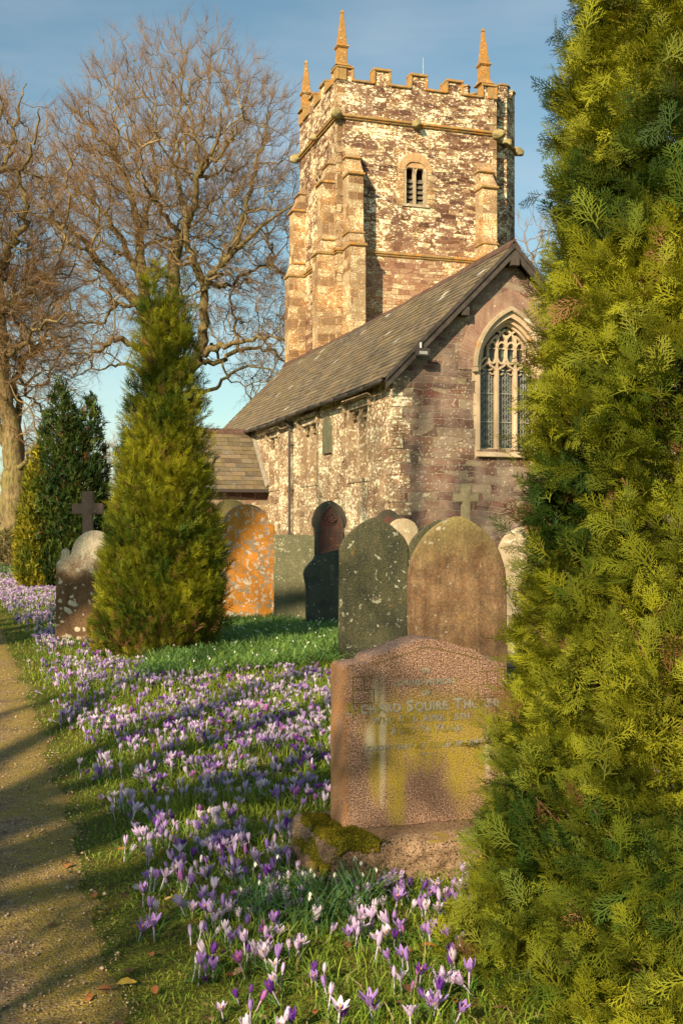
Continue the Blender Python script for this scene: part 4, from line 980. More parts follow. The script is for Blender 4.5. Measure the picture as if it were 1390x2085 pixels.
# ================================================================== BARE TREES
def tubes_mesh(name, groups, colfn):
    """groups: list of (pts (m,n,3), rad (m,n), sides)"""
    VV, FF, CC = [], [], []; off = 0
    for P, Rr, k in groups:
        m_, n = P.shape[:2]
        T = np.gradient(P, axis=1); T /= np.linalg.norm(T, axis=2, keepdims=True)+1e-9
        D = P[:, -1]-P[:, 0]; ref = np.where(np.abs(D[:, 2:3])/(np.linalg.norm(D, axis=1, keepdims=True)+1e-9) < .8, [[0, 0, 1.]], [[1., 0, 0]])[:, None, :]
        U = np.cross(T, ref); U /= np.linalg.norm(U, axis=2, keepdims=True)+1e-9; Wv = np.cross(T, U)
        a = np.arange(k)*2*pi/k
        ring = P[:, :, None, :]+Rr[:, :, None, None]*(np.cos(a)[None, None, :, None]*U[:, :, None, :]+np.sin(a)[None, None, :, None]*Wv[:, :, None, :])
        VV.append(ring.reshape(-1, 3)); CC.append(np.repeat(colfn(P.reshape(-1, 3), Rr.reshape(-1)), k, axis=0))
        b = (np.arange(m_)[:, None, None]*n+np.arange(n-1)[None, :, None])*k; j = np.arange(k)[None, None, :]; j2 = (j+1) % k
        F = np.stack([b+j, b+j2, b+k+j2, b+k+j], -1).reshape(-1, 4)+off
        FF.append(F); off += m_*n*k
    return np_mesh(name, np.concatenate(VV), np.concatenate(FF), np.concatenate(CC))
def grow(rng, P0, D0, L0, R0, n, wob, up, curl=.0):
    m_ = len(P0); P = np.zeros((m_, n+1, 3)); P[:, 0] = P0; d = D0/np.linalg.norm(D0, axis=1, keepdims=True)
    bend = rng.normal(0, curl, (m_, 3)); st = (L0/n)[:, None]
    for i in range(n):
        d = d+rng.normal(0, wob, (m_, 3))+bend; d[:, 2] += up; d /= np.linalg.norm(d, axis=1, keepdims=True)
        P[:, i+1] = P[:, i]+d*st
    t = np.linspace(0, 1, n+1)[None, :]; Rr = R0[:, None]*(1-.72*t)
    return P, Rr
def children(rng, P, Rr, L, c, t0, ang, lr, rr, out=None, t1=1.0):
    m_, n = P.shape[:2]; idx = np.repeat(np.arange(m_), c); t = np.tile((np.arange(c)+.5)/c, m_)+rng.uniform(-.5, .5, m_*c)/c
    t = t0+(t1-t0)*t; f = t*(n-1); i = np.minimum(f.astype(int), n-2); w = (f-i)[:, None]
    p = P[idx, i]*(1-w)+P[idx, i+1]*w; T = P[idx, i+1]-P[idx, i]; T /= np.linalg.norm(T, axis=1, keepdims=True)
    q = rng.normal(0, 1, (len(idx), 3)); q = q-T*(q*T).sum(1, keepdims=True); q /= np.linalg.norm(q, axis=1, keepdims=True)
    a = rng.normal(ang, .24, (len(idx), 1)); d = T*np.cos(a)+q*np.sin(a)
    if out is not None: v = p-out; v /= np.linalg.norm(v, axis=1, keepdims=True); d = d+v*.35
    L2 = L[idx]*lr*(1.15-.65*t)*rng.uniform(.6, 1.25, len(idx)); r = (Rr[idx, i]*rr)*rng.uniform(.7, 1.0, len(idx))
    return p, d, L2, r
M_bark = Mat('mossy_bark', .9, .15); _a = M_bark.n('ShaderNodeAttribute', attribute_name='Col').outputs['Color']; _ob = M_bark.coord('Object')
_n = M_bark.noise(_ob, 1.6, 6, .65); _n2 = M_bark.noise(M_bark.mapping(_ob, (9, 9, 2.5)), 1.5, 5, .7)
_c = M_bark.mix(M_bark.ramp(_n, [(.42, 0.0), (.62, .65)]), _a, (.17, .165, .045)); _c = M_bark.mix(M_bark.ramp(_n2, [(.4, .7), (.58, 0.0)]), _c, (.045, .032, .02))
M_bark.base(_c); M_bark.bump(_n2, .8, .05); M_bark = M_bark.m
M_twig = Mat('twigs', .85, .15); M_twig.base(M_twig.n('ShaderNodeAttribute', attribute_name='Col').outputs['Color']); M_twig = M_twig.m
def bark_col(P, r):
    n = (vnoise(P, .8, 2)*.5+.5)[:, None]
    big = np.array([.215, .165, .085])*(.75+.5*n); tw = np.array([.205, .128, .062])*(.7+.6*n)
    f = np.clip((r-.008)/.016, 0, 1)[:, None]
    return big*f+tw*(1-f)
def smooth_line(pts, k=4):
    pts = np.array(pts, float); n = len(pts); out = []
    for i in range(n-1):
        p0 = pts[max(i-1, 0)]; p1 = pts[i]; p2 = pts[i+1]; p3 = pts[min(i+2, n-1)]
        for t in np.arange(k)/k:
            out.append(.5*((2*p1)+(-p0+p2)*t+(2*p0-5*p1+4*p2-p3)*t*t+(-p0+3*p1-3*p2+p3)*t**3))
    out.append(pts[-1]); return np.array(out)
def bare_tree(name, label, base, limbs, seed, ells, N=3000, bf=.35, group='bare beech trees around the churchyard', tw=6, tl=.75, rtip=.0115, maxr=.20):
    """limbs: hand-placed trunk and boughs; the crown fills the given ellipsoids with branches that grow from
    the boughs to the nearest free room (spanning tree that also keeps the way to the trunk short)."""
    rng = np.random.default_rng(seed); root = empty(name, base); tag(root, label, 'tree', group)
    G = []; nodes = []; pl = []; lr_ = []; par = []
    for pts, r0, r1 in limbs:
        r0 *= .9 if r0 < .5 else 1; r1 = r1*.45 if r1 < .1 else r1
        Lp = smooth_line(pts, 5); Lp[1:-1] += rng.normal(0, .075 if r0 < .3 else .04, Lp[1:-1].shape)
        t = np.linspace(0, 1, len(Lp)); rad = r0+(r1-r0)*t**.8; G.append((Lp[None], rad[None], 12))
        d = np.concatenate([[0], np.cumsum(np.linalg.norm(np.diff(Lp, axis=0), axis=1))])
        for q in range(len(Lp)):
            if rad[q] < .42: nodes.append(Lp[q]); pl.append(Lp[q][2]*.6+d[q]*.3); lr_.append(rad[q]); par.append(-1)
    link('trunk', tubes_mesh('trunk', G, bark_col), M_bark, root, smooth=True)
    nl = len(nodes); vol = np.array([e[1][0]*e[1][1]*e[1][2] for e in ells]); cnt = (N*vol/vol.sum()).astype(int); pts = []
    for (c, rr), n in zip(ells, cnt):
        u = rng.normal(0, 1, (n, 3)); u /= np.linalg.norm(u, axis=1, keepdims=True); u *= rng.random((n, 1))**(1/2.5)
        pts.append(u*np.array(rr)*(1+.08*rng.normal(0, 1, (n, 1)))+np.array(c))
    A = np.concatenate(pts); A = A[A[:, 2] > 2.5]; n = len(A); X = np.concatenate([np.array(nodes), A]); plen = np.concatenate([np.array(pl), np.zeros(n)])
    par = np.full(len(X), -1); best = np.full(n, 1e9); bp = np.zeros(n, int)
    for q in range(nl):
        c = np.linalg.norm(A-X[q], axis=1)+bf*plen[q]; m_ = c < best; best[m_] = c[m_]; bp[m_] = q
    done = np.zeros(n, bool); order = []
    for _ in range(n):
        q = int(np.argmin(np.where(done, 1e9, best))); done[q] = True; g = q+nl; par[g] = bp[q]; order.append(g)
        plen[g] = plen[bp[q]]+np.linalg.norm(X[g]-X[bp[q]]); c = np.linalg.norm(A-X[g], axis=1)+bf*plen[g]; m_ = (c < best) & ~done; best[m_] = c[m_]; bp[m_] = g
    tips = np.zeros(len(X)); nch = np.zeros(len(X), int)
    for g in order: nch[par[g]] += 1
    for g in reversed(order):
        tips[g] = max(tips[g], 1); tips[par[g]] += tips[g]
    rad = np.minimum(rtip*tips**.52, maxr)
    E = np.array(order); a = X[par[E]]; b = X[E]; L = np.linalg.norm(b-a, axis=1, keepdims=True)
    # smooth start: leave the parent along the parent's own direction
    gp = par[par[E]]; dirp = np.where((gp >= 0)[:, None], a-X[np.maximum(gp, 0)], b-a); dirp = dirp/(np.linalg.norm(dirp, axis=1, keepdims=True)+1e-6)
    m1 = a+(b-a)*.33+dirp*L*.10+rng.normal(0, .035, a.shape)*L; m2 = a+(b-a)*.68+rng.normal(0, .04, a.shape)*L+np.array([0, 0, -.03])*L
    r1 = rad[E]; rpar = np.where(par[E] < nl, r1*1.3, np.minimum(rad[par[E]], r1*1.5))
    R4 = np.stack([rpar, (rpar*2+r1)/3, (rpar+2*r1)/3, r1], 1); P4 = np.stack([a, m1, m2, b], 1); K = []
    thick = r1 > .02; K.append((P4[thick], R4[thick], 7)); K.append((P4[~thick], R4[~thick], 4))
    # twigs fan out from every outer node
    T = E[nch[E] <= 1]; dT = X[T]-X[par[T]]; dT /= np.linalg.norm(dT, axis=1, keepdims=True)+1e-9
    cen = np.mean([e[0] for e in ells[:1]], axis=0)-np.array([0, 0, 3.0]); o = X[T]-cen; o /= np.linalg.norm(o, axis=1, keepdims=True)
    if tw:
        ii = np.repeat(np.arange(len(T)), tw); d = dT[ii]*.6+o[ii]*.75+rng.normal(0, .42, (len(ii), 3)); p0 = X[T][ii]-dT[ii]*rng.uniform(0, .5, (len(ii), 1))
        l = tl*rng.uniform(.5, 1.35, len(ii)); P, Rr = grow(rng, p0, d, l, np.full(len(ii), rtip*.62), 4, .09, .07); K.append((P, Rr, 3))
        p, d2, l2, r2 = children(rng, P, Rr, l, 4, .12, .52, .55, .75); P2, R2 = grow(rng, p, d2, l2, np.maximum(r2, .0034), 2, .07, .06); K.append((P2, R2, 3))
    K = [k_ for k_ in K if len(k_[0])]
    link('crown', tubes_mesh('crown', K, bark_col), M_twig, root, smooth=False)
    return root
def EL(D, px, py, rx, ry, rd, dd=0):   # photo-measured ellipsoid -> metres around the trunk's base
    w = world(px, py, D+dd); s_ = D/FPX; return ((w.x-B0[0], w.y-B0[1], w.z), (rx*s_, rd, ry*s_))
def L3(D, pts, dep):             # photo-measured limb: pixels -> metres around the trunk's base (x right, y depth, z up)
    n = len(pts); o = []
    for i, (px, py) in enumerate(pts):
        dy = dep[0]+(dep[1]-dep[0])*(i/(n-1))**1.2; w = world(px, py, D+dy); o.append((w.x-B0[0], w.y-B0[1], w.z))
    return o
D = 56.0; B0 = (wx(335, D), D)
limbs = [
 (L3(D, [(335, 1150), (330, 1040), (325, 940), (328, 850), (332, 770)], (0, 0)), .85, .60),
 (L3(D, [(332, 790), (310, 700), (296, 620), (290, 560), (282, 480), (268, 400), (240, 320), (232, 250)], (0, 2.5)), .52, .07),
 (L3(D, [(334, 790), (345, 690), (352, 600), (356, 530), (372, 470), (396, 420), (402, 350), (440, 290), (452, 210)], (0, -2.0)), .50, .07),
 (L3(D, [(332, 810), (372, 770), (398, 735), (412, 680), (415, 610), (420, 570), (450, 540), (500, 490), (560, 440), (620, 400)], (-.2, -3)), .46, .07),
 (L3(D, [(418, 590), (400, 545), (385, 500), (375, 430), (362, 360), (366, 290), (350, 210)], (-1.5, -4)), .28, .05),
 (L3(D, [(452, 540), (475, 500), (500, 430), (520, 350), (540, 270), (555, 200)], (-1.8, .5)), .24, .05),
 (L3(D, [(425, 570), (460, 585), (500, 560), (545, 545), (600, 560)], (-2, 2)), .16, .04),
 (L3(D, [(295, 630), (262, 600), (235, 575), (205, 540), (170, 490), (120, 455), (60, 435), (10, 430)], (.3, -2.5)), .36, .05),
 (L3(D, [(215, 555), (190, 520), (150, 500), (105, 520), (60, 530)], (-.6, -4)), .15, .04),
 (L3(D, [(292, 565), (262, 520), (225, 450), (180, 400), (130, 380), (95, 350)], (.5, 4)), .24, .05),
 (L3(D, [(285, 500), (300, 430), (320, 370), (310, 300), (300, 220)], (1, 5)), .20, .05),
 (L3(D, [(238, 330), (200, 280), (170, 240), (135, 205)], (2.0, 4)), .11, .03),
 (L3(D, [(368, 480), (330, 430), (300, 380), (290, 300)], (-1, -5)), .16, .04),
 (L3(D, [(402, 360), (430, 330), (470, 290), (500, 210)], (-1.3, -5)), .15, .04),
 (L3(D, [(412, 720), (440, 705), (470, 700), (520, 690), (560, 685), (600, 700)], (-.8, -3)), .22, .06),
 (L3(D, [(412, 735), (450, 735), (500, 712), (550, 712), (600, 745), (640, 740)], (-.8, 2)), .18, .05),
 (L3(D, [(430, 700), (450, 730), (470, 770), (500, 790), (520, 830)], (-.6, 0)), .10, .03),
 (L3(D, [(330, 800), (300, 735), (262, 695), (230, 692), (200, 715), (150, 720), (100, 700)], (0, -3)), .25, .05),
 (L3(D, [(330, 830), (290, 760), (250, 740), (200, 750), (150, 770)], (0, 3)), .17, .04),
 (L3(D, [(270, 620), (235, 622), (215, 650), (190, 660), (150, 640), (110, 650)], (0, 1)), .12, .04),
 (L3(D, [(330, 830), (380, 800), (430, 795), (470, 760), (520, 745), (570, 770)], (0, -4)), .18, .05),
]
bare_tree('beech_tree', 'great bare beech tree with reddish twigs spreading behind the clipped conifer and tower', (*B0, 0), limbs, 11, [EL(D, 375, 400, 275, 320, 7.5), EL(D, 160, 400, 120, 170, 4.5), EL(D, 140, 640, 150, 130, 4.5), EL(D, 545, 690, 90, 150, 4.5)], N=5200)
D = 40.0; B0 = (wx(25, D), D)
limbs2 = [
 (L3(D, [(22, 1165), (28, 1090), (30, 1010), (30, 950)], (0, 0)), .60, .44),
 (L3(D, [(30, 965), (22, 880), (8, 780), (0, 660), (-6, 540), (-14, 420), (-10, 300), (10, 200)], (0, -1)), .46, .07),
 (L3(D, [(30, 970), (40, 900), (36, 820), (45, 740), (80, 700), (130, 690), (180, 700)], (0, 2)), .22, .05),
 (L3(D, [(-5, 560), (25, 500), (50, 440), (45, 360), (70, 290), (80, 220)], (-.8, -3)), .20, .05),
 (L3(D, [(-2, 640), (40, 610), (80, 570), (120, 560), (160, 540)], (-.6, 3)), .14, .04),
 (L3(D, [(5, 750), (45, 700), (90, 660), (140, 640)], (-.3, -3)), .14, .04),
 (L3(D, [(28, 960), (60, 930), (90, 880), (120, 870)], (0, -3)), .12, .04),
 (L3(D, [(20, 900), (-20, 840), (-70, 760), (-120, 640), (-160, 500)], (0, 1)), .25, .06),
 (L3(D, [(-14, 420), (-50, 350), (-80, 250), (-90, 170)], (-1, 2)), .18, .05),
 (L3(D, [(-12, 360), (20, 310), (35, 240), (55, 170)], (-1, 1)), .13, .04),
 (L3(D, [(45, 745), (55, 800), (85, 830), (110, 890), (120, 940)], (.8, 1)), .08, .03),
]
bare_tree('beech_tree', 'bare beech tree with a thick mossy trunk at the far left edge of the churchyard', (*B0, 0), limbs2, 12, [EL(D, -60, 470, 200, 320, 4.5), EL(D, 60, 700, 110, 200, 3.0)], N=2600)
# small bare tree beyond the turret, and distant hedge trees
def generic_limbs(H, spread, seed, n=7, r=.3):
    rg = random.Random(seed); T = [(0, 0, -.2), (.1, .1, H*.18), (0, .15, H*.38)]; out = [(T, r, r*.7)]
    for i in range(n):
        a = 2*pi*i/n+rg.uniform(-.3, .3); s = spread*rg.uniform(.35, 1.0); z0 = H*rg.uniform(.22, .36); top = H*rg.uniform(.72, .95)*(1.05-.3*s/spread)
        out.append(([(0, .1, z0), (cos(a)*s*.35, sin(a)*s*.35, z0+(top-z0)*.28), (cos(a)*s*.75, sin(a)*s*.75, z0+(top-z0)*.62), (cos(a)*s, sin(a)*s, top)], r*.55, r*.1))
    return out
bare_tree('bare_tree', 'thin bare tree whose twigs show to the right of the stair turret', (10.6, 56, 0), generic_limbs(17.3, 3.6, 5, 6, .22), 14, [((0, 0, 12.5), (3.6, 3.6, 5.2))], N=350, tw=4, group=None)
for k, (x, y, H, sp) in enumerate(((-31, 78, 10, 5), (-21, 84, 9, 5), (-13.5, 80, 8.5, 4.5))):
    bare_tree('bare_tree', ['small leafless tree on the skyline, leftmost of three', 'small leafless tree on the skyline, middle one of three', 'small leafless tree on the skyline nearest the porch, behind the clipped conifer'][k], (x, y, 0), generic_limbs(H, sp, 30+k, 8, .2), 40+k, [((0, 0, H*.6), (sp, sp, H*.42))], N=500, tw=5, group='leafless trees on the skyline')
# trees behind the photographer: they stand out of the picture and throw the long shadows over path, stones and church
SHADE = [(-7.1, -4.8, 15.5, 4.5, 61), (-15.0, -4.0, 27, 5.5, 62), (-10.55, 2.2, 21, 4.2, 65)]
for k, (x, y, H, sp, sd) in enumerate(SHADE):
    bare_tree('beech_tree', 'tall bare beech tree standing out of view behind the photographer', (x, y, 0), generic_limbs(H, sp, sd, 9, .36 if H < 20 else .50), sd, [((0, 0, H*.62), (sp, sp, H*.36))], N=500, tw=0, group='bare trees out of view behind the photographer')

# ================================================================== CONIFERS
def frond_template(level, seed):
    """flat feathery spray, length 1 along +x, in the xy plane. returns quads (q,4,3)"""
    rg = random.Random(seed); Q = []
    def rib(p, q, w0, w1):
        p = np.array(p); q = np.array(q); d = q-p; n = np.array([-d[1], d[0], 0]); n = n/(np.linalg.norm(n)+1e-9)
        Q.append([p-n*w0, p+n*w0, q+n*w1, q-n*w1])
    cv = rg.uniform(-.10, .28); cs = rg.uniform(-.10, .10)
    def bez(t): return np.array([t, cs*t*t+.02*sin(t*6+seed), cv*t*t])
    if level == 'hi':
        N = 9
        for i in range(5): rib(bez(i/5), bez((i+1)/5), .013, .012 if i < 4 else .006)
        for i in range(N):
            t = .10+.86*i/N; sg = 1 if i % 2 else -1; L = (.50*(1-t)**.75+.10)*rg.uniform(.8, 1.15); a = rg.uniform(.55, .80)
            p = bez(t); dr = np.array([cos(a), sg*sin(a), rg.uniform(-.05, .25)]); q = p+dr*L; mid = p+dr*L*.5+np.array([.02*L, 0, 0]); rib(p, mid, .012, .011); rib(mid, q, .011, .006)
            K = 3 if L > .3 else (2 if L > .18 else 1)
            for j in range(K):
                for s2 in ((1, -1) if L > .22 else (1,)):
                    tt = (j+.8)/(K+.8)+.06*s2; l2 = L*.42*(1.1-tt)*rg.uniform(.8, 1.2)+.035; b = s2*rg.uniform(.5, .75)
                    d2 = np.array([dr[0]*cos(b)-dr[1]*sin(b), dr[0]*sin(b)+dr[1]*cos(b), -.05+rg.uniform(-.1, .1)]); pp = p+(q-p)*tt; rib(pp, pp+d2*l2, .0115, .006)
    elif level == 'mid':
        rib(bez(0), bez(1), .030, .012)
        for i in range(6):
            t = .12+.8*i/6; sg = 1 if i % 2 else -1; L = .46*(1-t)**.7+.12; a = rg.uniform(.5, .85); p = bez(t); q = p+np.array([cos(a), sg*sin(a), rg.uniform(-.15, .05)])*L; rib(p, q, .030, .012)
    else:
        rib(bez(0), bez(1), .09, .03)
        for i in range(2):
            t = .2+.3*i; sg = 1 if i % 2 else -1; p = bez(t); q = p+np.array([.6, sg*.5, 0])*.5; rib(p, q, .08, .03)
    return np.array(Q)
def place_fronds(name, level, P, Dr, Sd, size, col, mat, parent, rng, ntemp=9):
    temps = [frond_template(level, 10+i) for i in range(ntemp)]
    D_ = Dr/np.linalg.norm(Dr, axis=1, keepdims=True); S_ = Sd-D_*(Sd*D_).sum(1, keepdims=True); S_ /= np.linalg.norm(S_, axis=1, keepdims=True); N_ = np.cross(D_, S_)
    which = rng.integers(0, ntemp, len(P)); VV, CC = [], []
    for i, T in enumerate(temps):
        s = which == i
        if not s.any(): continue
        q = T.reshape(-1, 3); B = np.stack([D_[s], S_[s], N_[s]], 1)*size[s][:, None, None]
        X = P[s][:, None, :]+np.einsum('vk,mkj->mvj', q, B); VV.append(X.reshape(-1, 3))
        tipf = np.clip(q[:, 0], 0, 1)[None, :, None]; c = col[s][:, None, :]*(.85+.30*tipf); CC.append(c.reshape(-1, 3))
    V = np.concatenate(VV); C = np.concatenate(CC)
    return link(name, np_mesh(name, V, np.arange(len(V)).reshape(-1, 4), C), mat, parent)
M_fol = foliage_mat('scale_leaf_foliage', .30, .65, .18)
def conifer(label, base, H, prof, n_units, per, size, level, seed, pal, brown=.03, lump=.16, group=None, spires=((0, 0, 1),), upw=.9, arc=None, lumps=2.6, browny=None, name='conifer_tree', fan=.5):
    """prof: function(h 0..1) -> radius. spires: several leaders (dx,dy,height factor)"""
    rng = np.random.default_rng(seed); root = empty(name, base); tag(root, label, 'conifer', group)
    hh = np.linspace(0.01, 1, 60); rad = np.array([prof(h) for h in hh]); cdf = np.cumsum(rad+.03*rad.max()); cdf /= cdf[-1]
    h = np.interp(rng.random(n_units), cdf, hh); a = rng.uniform(0, 2*pi, n_units)
    if arc is not None:           # leaf the side one can see more densely
        k = rng.random(n_units) < arc[2]; a[k] = arc[0]+rng.uniform(-arc[1], arc[1], k.sum())
    sp = rng.integers(0, len(spires), n_units); SP = np.array(spires)
    r = np.interp(h, hh, rad); dirr = np.stack([np.cos(a), np.sin(a), 0*a], 1)
    lp = vnoise(np.stack([np.cos(a)*1.2, np.sin(a)*1.2, h*H*.9], 1), lumps/1.2, seed)*.6+vnoise(np.stack([np.cos(a)*1.5, np.sin(a)*1.5, h*H*2.2], 1), lumps, seed+1)*.4
    depth = 1-np.abs(rng.normal(0, .15, n_units)); rr = r*(1+lump*lp)*depth
    zz = h*H*SP[sp, 2]; C = dirr*rr[:, None]; C[:, 2] = zz
    C[:, 0] += SP[sp, 0]*np.clip(h*1.6-.5, 0, 1); C[:, 1] += SP[sp, 1]*np.clip(h*1.6-.5, 0, 1)
    idx = np.repeat(np.arange(n_units), per); n = len(idx)
    up = np.zeros((n, 3)); up[:, 2] = upw
    D0 = dirr[idx]*.75+up+rng.normal(0, fan, (n, 3))
    P = C[idx]+rng.normal(0, size*.35, (n, 3))-D0*size*.35
    P[:, 2] = np.maximum(P[:, 2], size*.2)
    tang = np.stack([-np.sin(a), np.cos(a), 0*a], 1)[idx]; Sd = tang*rng.choice([1, -1], (n, 1))+rng.normal(0, .45, (n, 3))+dirr[idx]*rng.normal(0, .6, (n, 1))
    hue = (vnoise(C, 3.2, seed+5)*.75+.5+rng.normal(0, .18, n_units))[idx]+rng.normal(0, .10, n); hue = np.clip(hue, 0, 1)[:, None]
    col = np.array(pal[0])*(1-hue)+np.array(pal[1])*hue; col = col*rng.uniform(.75, 1.25, (n, 1))*rng.uniform(.65, 1.15, n_units)[idx][:, None]
    bp = np.full(n, brown) if browny is None else np.array([browny(x) for x in h[idx]])
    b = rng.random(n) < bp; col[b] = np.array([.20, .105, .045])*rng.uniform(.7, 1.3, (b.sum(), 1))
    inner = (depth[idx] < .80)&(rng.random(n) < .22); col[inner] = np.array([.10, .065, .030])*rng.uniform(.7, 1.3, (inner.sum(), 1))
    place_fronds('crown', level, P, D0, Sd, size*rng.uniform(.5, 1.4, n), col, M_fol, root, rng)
    # trunk, limbs and inner branchwork
    G = []
    for s in spires:
        m_ = 9; tz = np.linspace(-.1, H*s[2]*.93, m_); t = np.linspace(0, 1, m_); f = np.clip(t*1.6-.5, 0, 1)
        G.append((np.stack([s[0]*f, s[1]*f, tz], 1)[None], (np.interp(t, [0, 1], [max(.03, H*.018), .008]))[None], 8))
    nb = min(n_units//3, 700); k = rng.integers(0, n_units, nb); A = C[k].copy(); A[:, 2] -= r[k]*.9; A[:, 2] = np.maximum(A[:, 2], .03); A[:, 0] = SP[sp[k], 0]*np.clip(h[k]*1.6-.6, 0, 1); A[:, 1] = SP[sp[k], 1]*np.clip(h[k]*1.6-.6, 0, 1)
    mid = (A+C[k])/2+np.array([0, 0, -.06])*r[k][:, None]+dirr[k]*r[k][:, None]*.12
    G.append((np.stack([A, mid, C[k]], 1), np.tile(np.array([[.010, .007, .003]])*(H/3.5)**.5, (nb, 1)), 5))
    link('trunk', tubes_mesh('trunk', G, lambda P_, r_: np.tile(np.array([[.17, .095, .052]]), (len(P_), 1))), M_twig, root, smooth=True)
    return root
def lut(*pts):
    xs, ys = zip(*pts); return lambda h: float(np.interp(h, xs, ys))
PG = ((.036, .080, .009), (.300, .305, .017)); PD = ((.016, .045, .012), (.075, .115, .018)); PY = ((.08, .12, .012), (.34, .30, .022))
GC = 'columnar conifers among the graves'
# foreground conifer on the right
Dn = 3.55
conifer('large feathery conifer filling the right side of the foreground, in front of the granite headstone', (1.36, Dn, 0), 4.6,
        lut((0, 1.0), (.03, .96), (.06, .92), (.11, .88), (.16, .83), (.22, .77), (.27, .735), (.32, .70), (.38, .75), (.44, .72), (.5, .68), (.64, .61), (.75, .53), (.88, .44), (1, .05)), 6400, 6, .098, 'hi', 3, ((.030, .068, .009), (.260, .275, .016)), brown=.015, lump=.21, arc=(R(228), R(75), .72), lumps=2.4, group=GC, upw=.55, fan=.55)
# clipped conifer, middle distance
conifer('tall clipped conifer with two leading shoots and a browning skirt, beside the orange gravestone', (wx(335, 12.2), 12.2, 0), 4.28,
        lut((0, .40), (.04, .55), (.10, .67), (.2, .68), (.33, .60), (.45, .51), (.60, .38), (.75, .26), (.88, .16), (.96, .08), (1, .03)), 3600, 9, .105, 'mid', 4, PG, lump=.20, lumps=3.6, arc=(R(245), R(100), .7), group=GC, fan=.32,
        spires=((-.10, 0, 1.0), (.12, .05, .985), (0, .1, .90), (.22, .0, .86)), browny=lambda h: .42*max(0, 1-h/.16)+.03, upw=.8)
conifer('yellow-green bush of sprays sprouting at the foot of the clipped conifer, on its left', (wx(232, 12.4), 12.3, 0), .62, lut((0, .22), (.5, .26), (.8, .18), (1, .05)), 420, 6, .085, 'mid', 14, PY, lump=.2, brown=.10, name='low_conifer_shoot', group=None, fan=.6)
conifer('dark green conifer with twin tops standing behind the granite cross', (wx(140, 26.5), 26.5, 0), 4.9,
        lut((0, .55), (.08, .85), (.25, .98), (.5, .80), (.75, .50), (.9, .25), (1, .04)), 4200, 5, .15, 'far', 5, PD, lump=.12, spires=((-.18, 0, 1.0), (.50, .1, .93)), group=GC, arc=(R(262), R(100), .65))
conifer('bright yellow-green conifer on the left side of the dark twin-topped one', (wx(72, 26.0), 26.2, 0), 3.35,
        lut((0, .30), (.1, .50), (.3, .50), (.6, .36), (.85, .17), (1, .03)), 2000, 5, .13, 'far', 6, PY, lump=.16, group=GC, arc=(R(262), R(100), .65))
conifer('dark evergreen tree glimpsed beyond the right end of the church roof', (17.5, 62, 0), 15.2, lut((0, 2.6), (.4, 2.4), (.8, 1.2), (1, .2)), 3000, 3, .6, 'far', 8, PD, lump=.2, group=GC)
conifer('upright conifer standing out of view to the left behind the photographer', (-3.9, -2.1, 0), 5.5, lut((0, .5), (.1, .6), (.5, .62), (.9, .50), (1, .15)), 650, 4, .12, 'far', 9, PG, lump=.2)
# distant hedgerow and low shrubs by the far path
def shrub(label, x, y, w, d, h, n, size, seed, pal, name='shrub', cat='shrub', group=None, brown=.2):
    rng = np.random.default_rng(seed); root = empty(name, (x, y, 0)); tag(root, label, cat, group)
    u = rng.normal(0, 1, (n, 3)); u /= np.linalg.norm(u, axis=1, keepdims=True); u[:, 2] = np.abs(u[:, 2]); rad = rng.uniform(.55, 1.0, n)**.5
    P = u*rad[:, None]*np.array([w, d, h]); P *= (1+.25*vnoise(P, 1.2, seed))[:, None]
    D0 = u+np.array([0, 0, .5])+rng.normal(0, .5, (n, 3)); hue = rng.random((n, 1)); col = (np.array(pal[0])*(1-hue)+np.array(pal[1])*hue)*rng.uniform(.7, 1.3, (n, 1))
    b = rng.random(n) < brown; col[b] = (.16, .10, .05)
    place_fronds('foliage', 'far', P, D0, rng.normal(0, 1, (n, 3)), size*rng.uniform(.6, 1.4, n), col, M_fol, root, rng, 3)
    k = 40; G = [(np.stack([np.zeros((k, 3)), P[:k]*.5+[[0, 0, .05]], P[:k]*.9], 1), np.tile([[.03, .02, .008]], (k, 1)), 4)]
    link('stems', tubes_mesh('stems', G, bark_col), M_twig, root); return root
PS = ((.05, .07, .02), (.15, .13, .04))
shrub('olive shrub against the mossy beech trunk at the far left', wx(48, 38), 37.5, 1.0, .8, 1.5, 1800, .16, 1, PS)
shrub('low bramble mound at the foot of the left beech tree', wx(20, 48), 49, 2.2, 1.0, 1.0, 1500, .18, 2, ((.07, .07, .03), (.16, .11, .05)))
HP = ((.06, .055, .03), (.13, .09, .05))
for k in range(9):
    shrub('long brown hedge bank closing the view beyond the churchyard', -52+k*11, 92+(k % 2)*3, 7.5, 2.0, 3.1+.5*sin(k*2), 1500, .55, 20+k, HP, name='hedge', cat='hedge', group='lengths of brown hedge along the skyline', brown=.4)
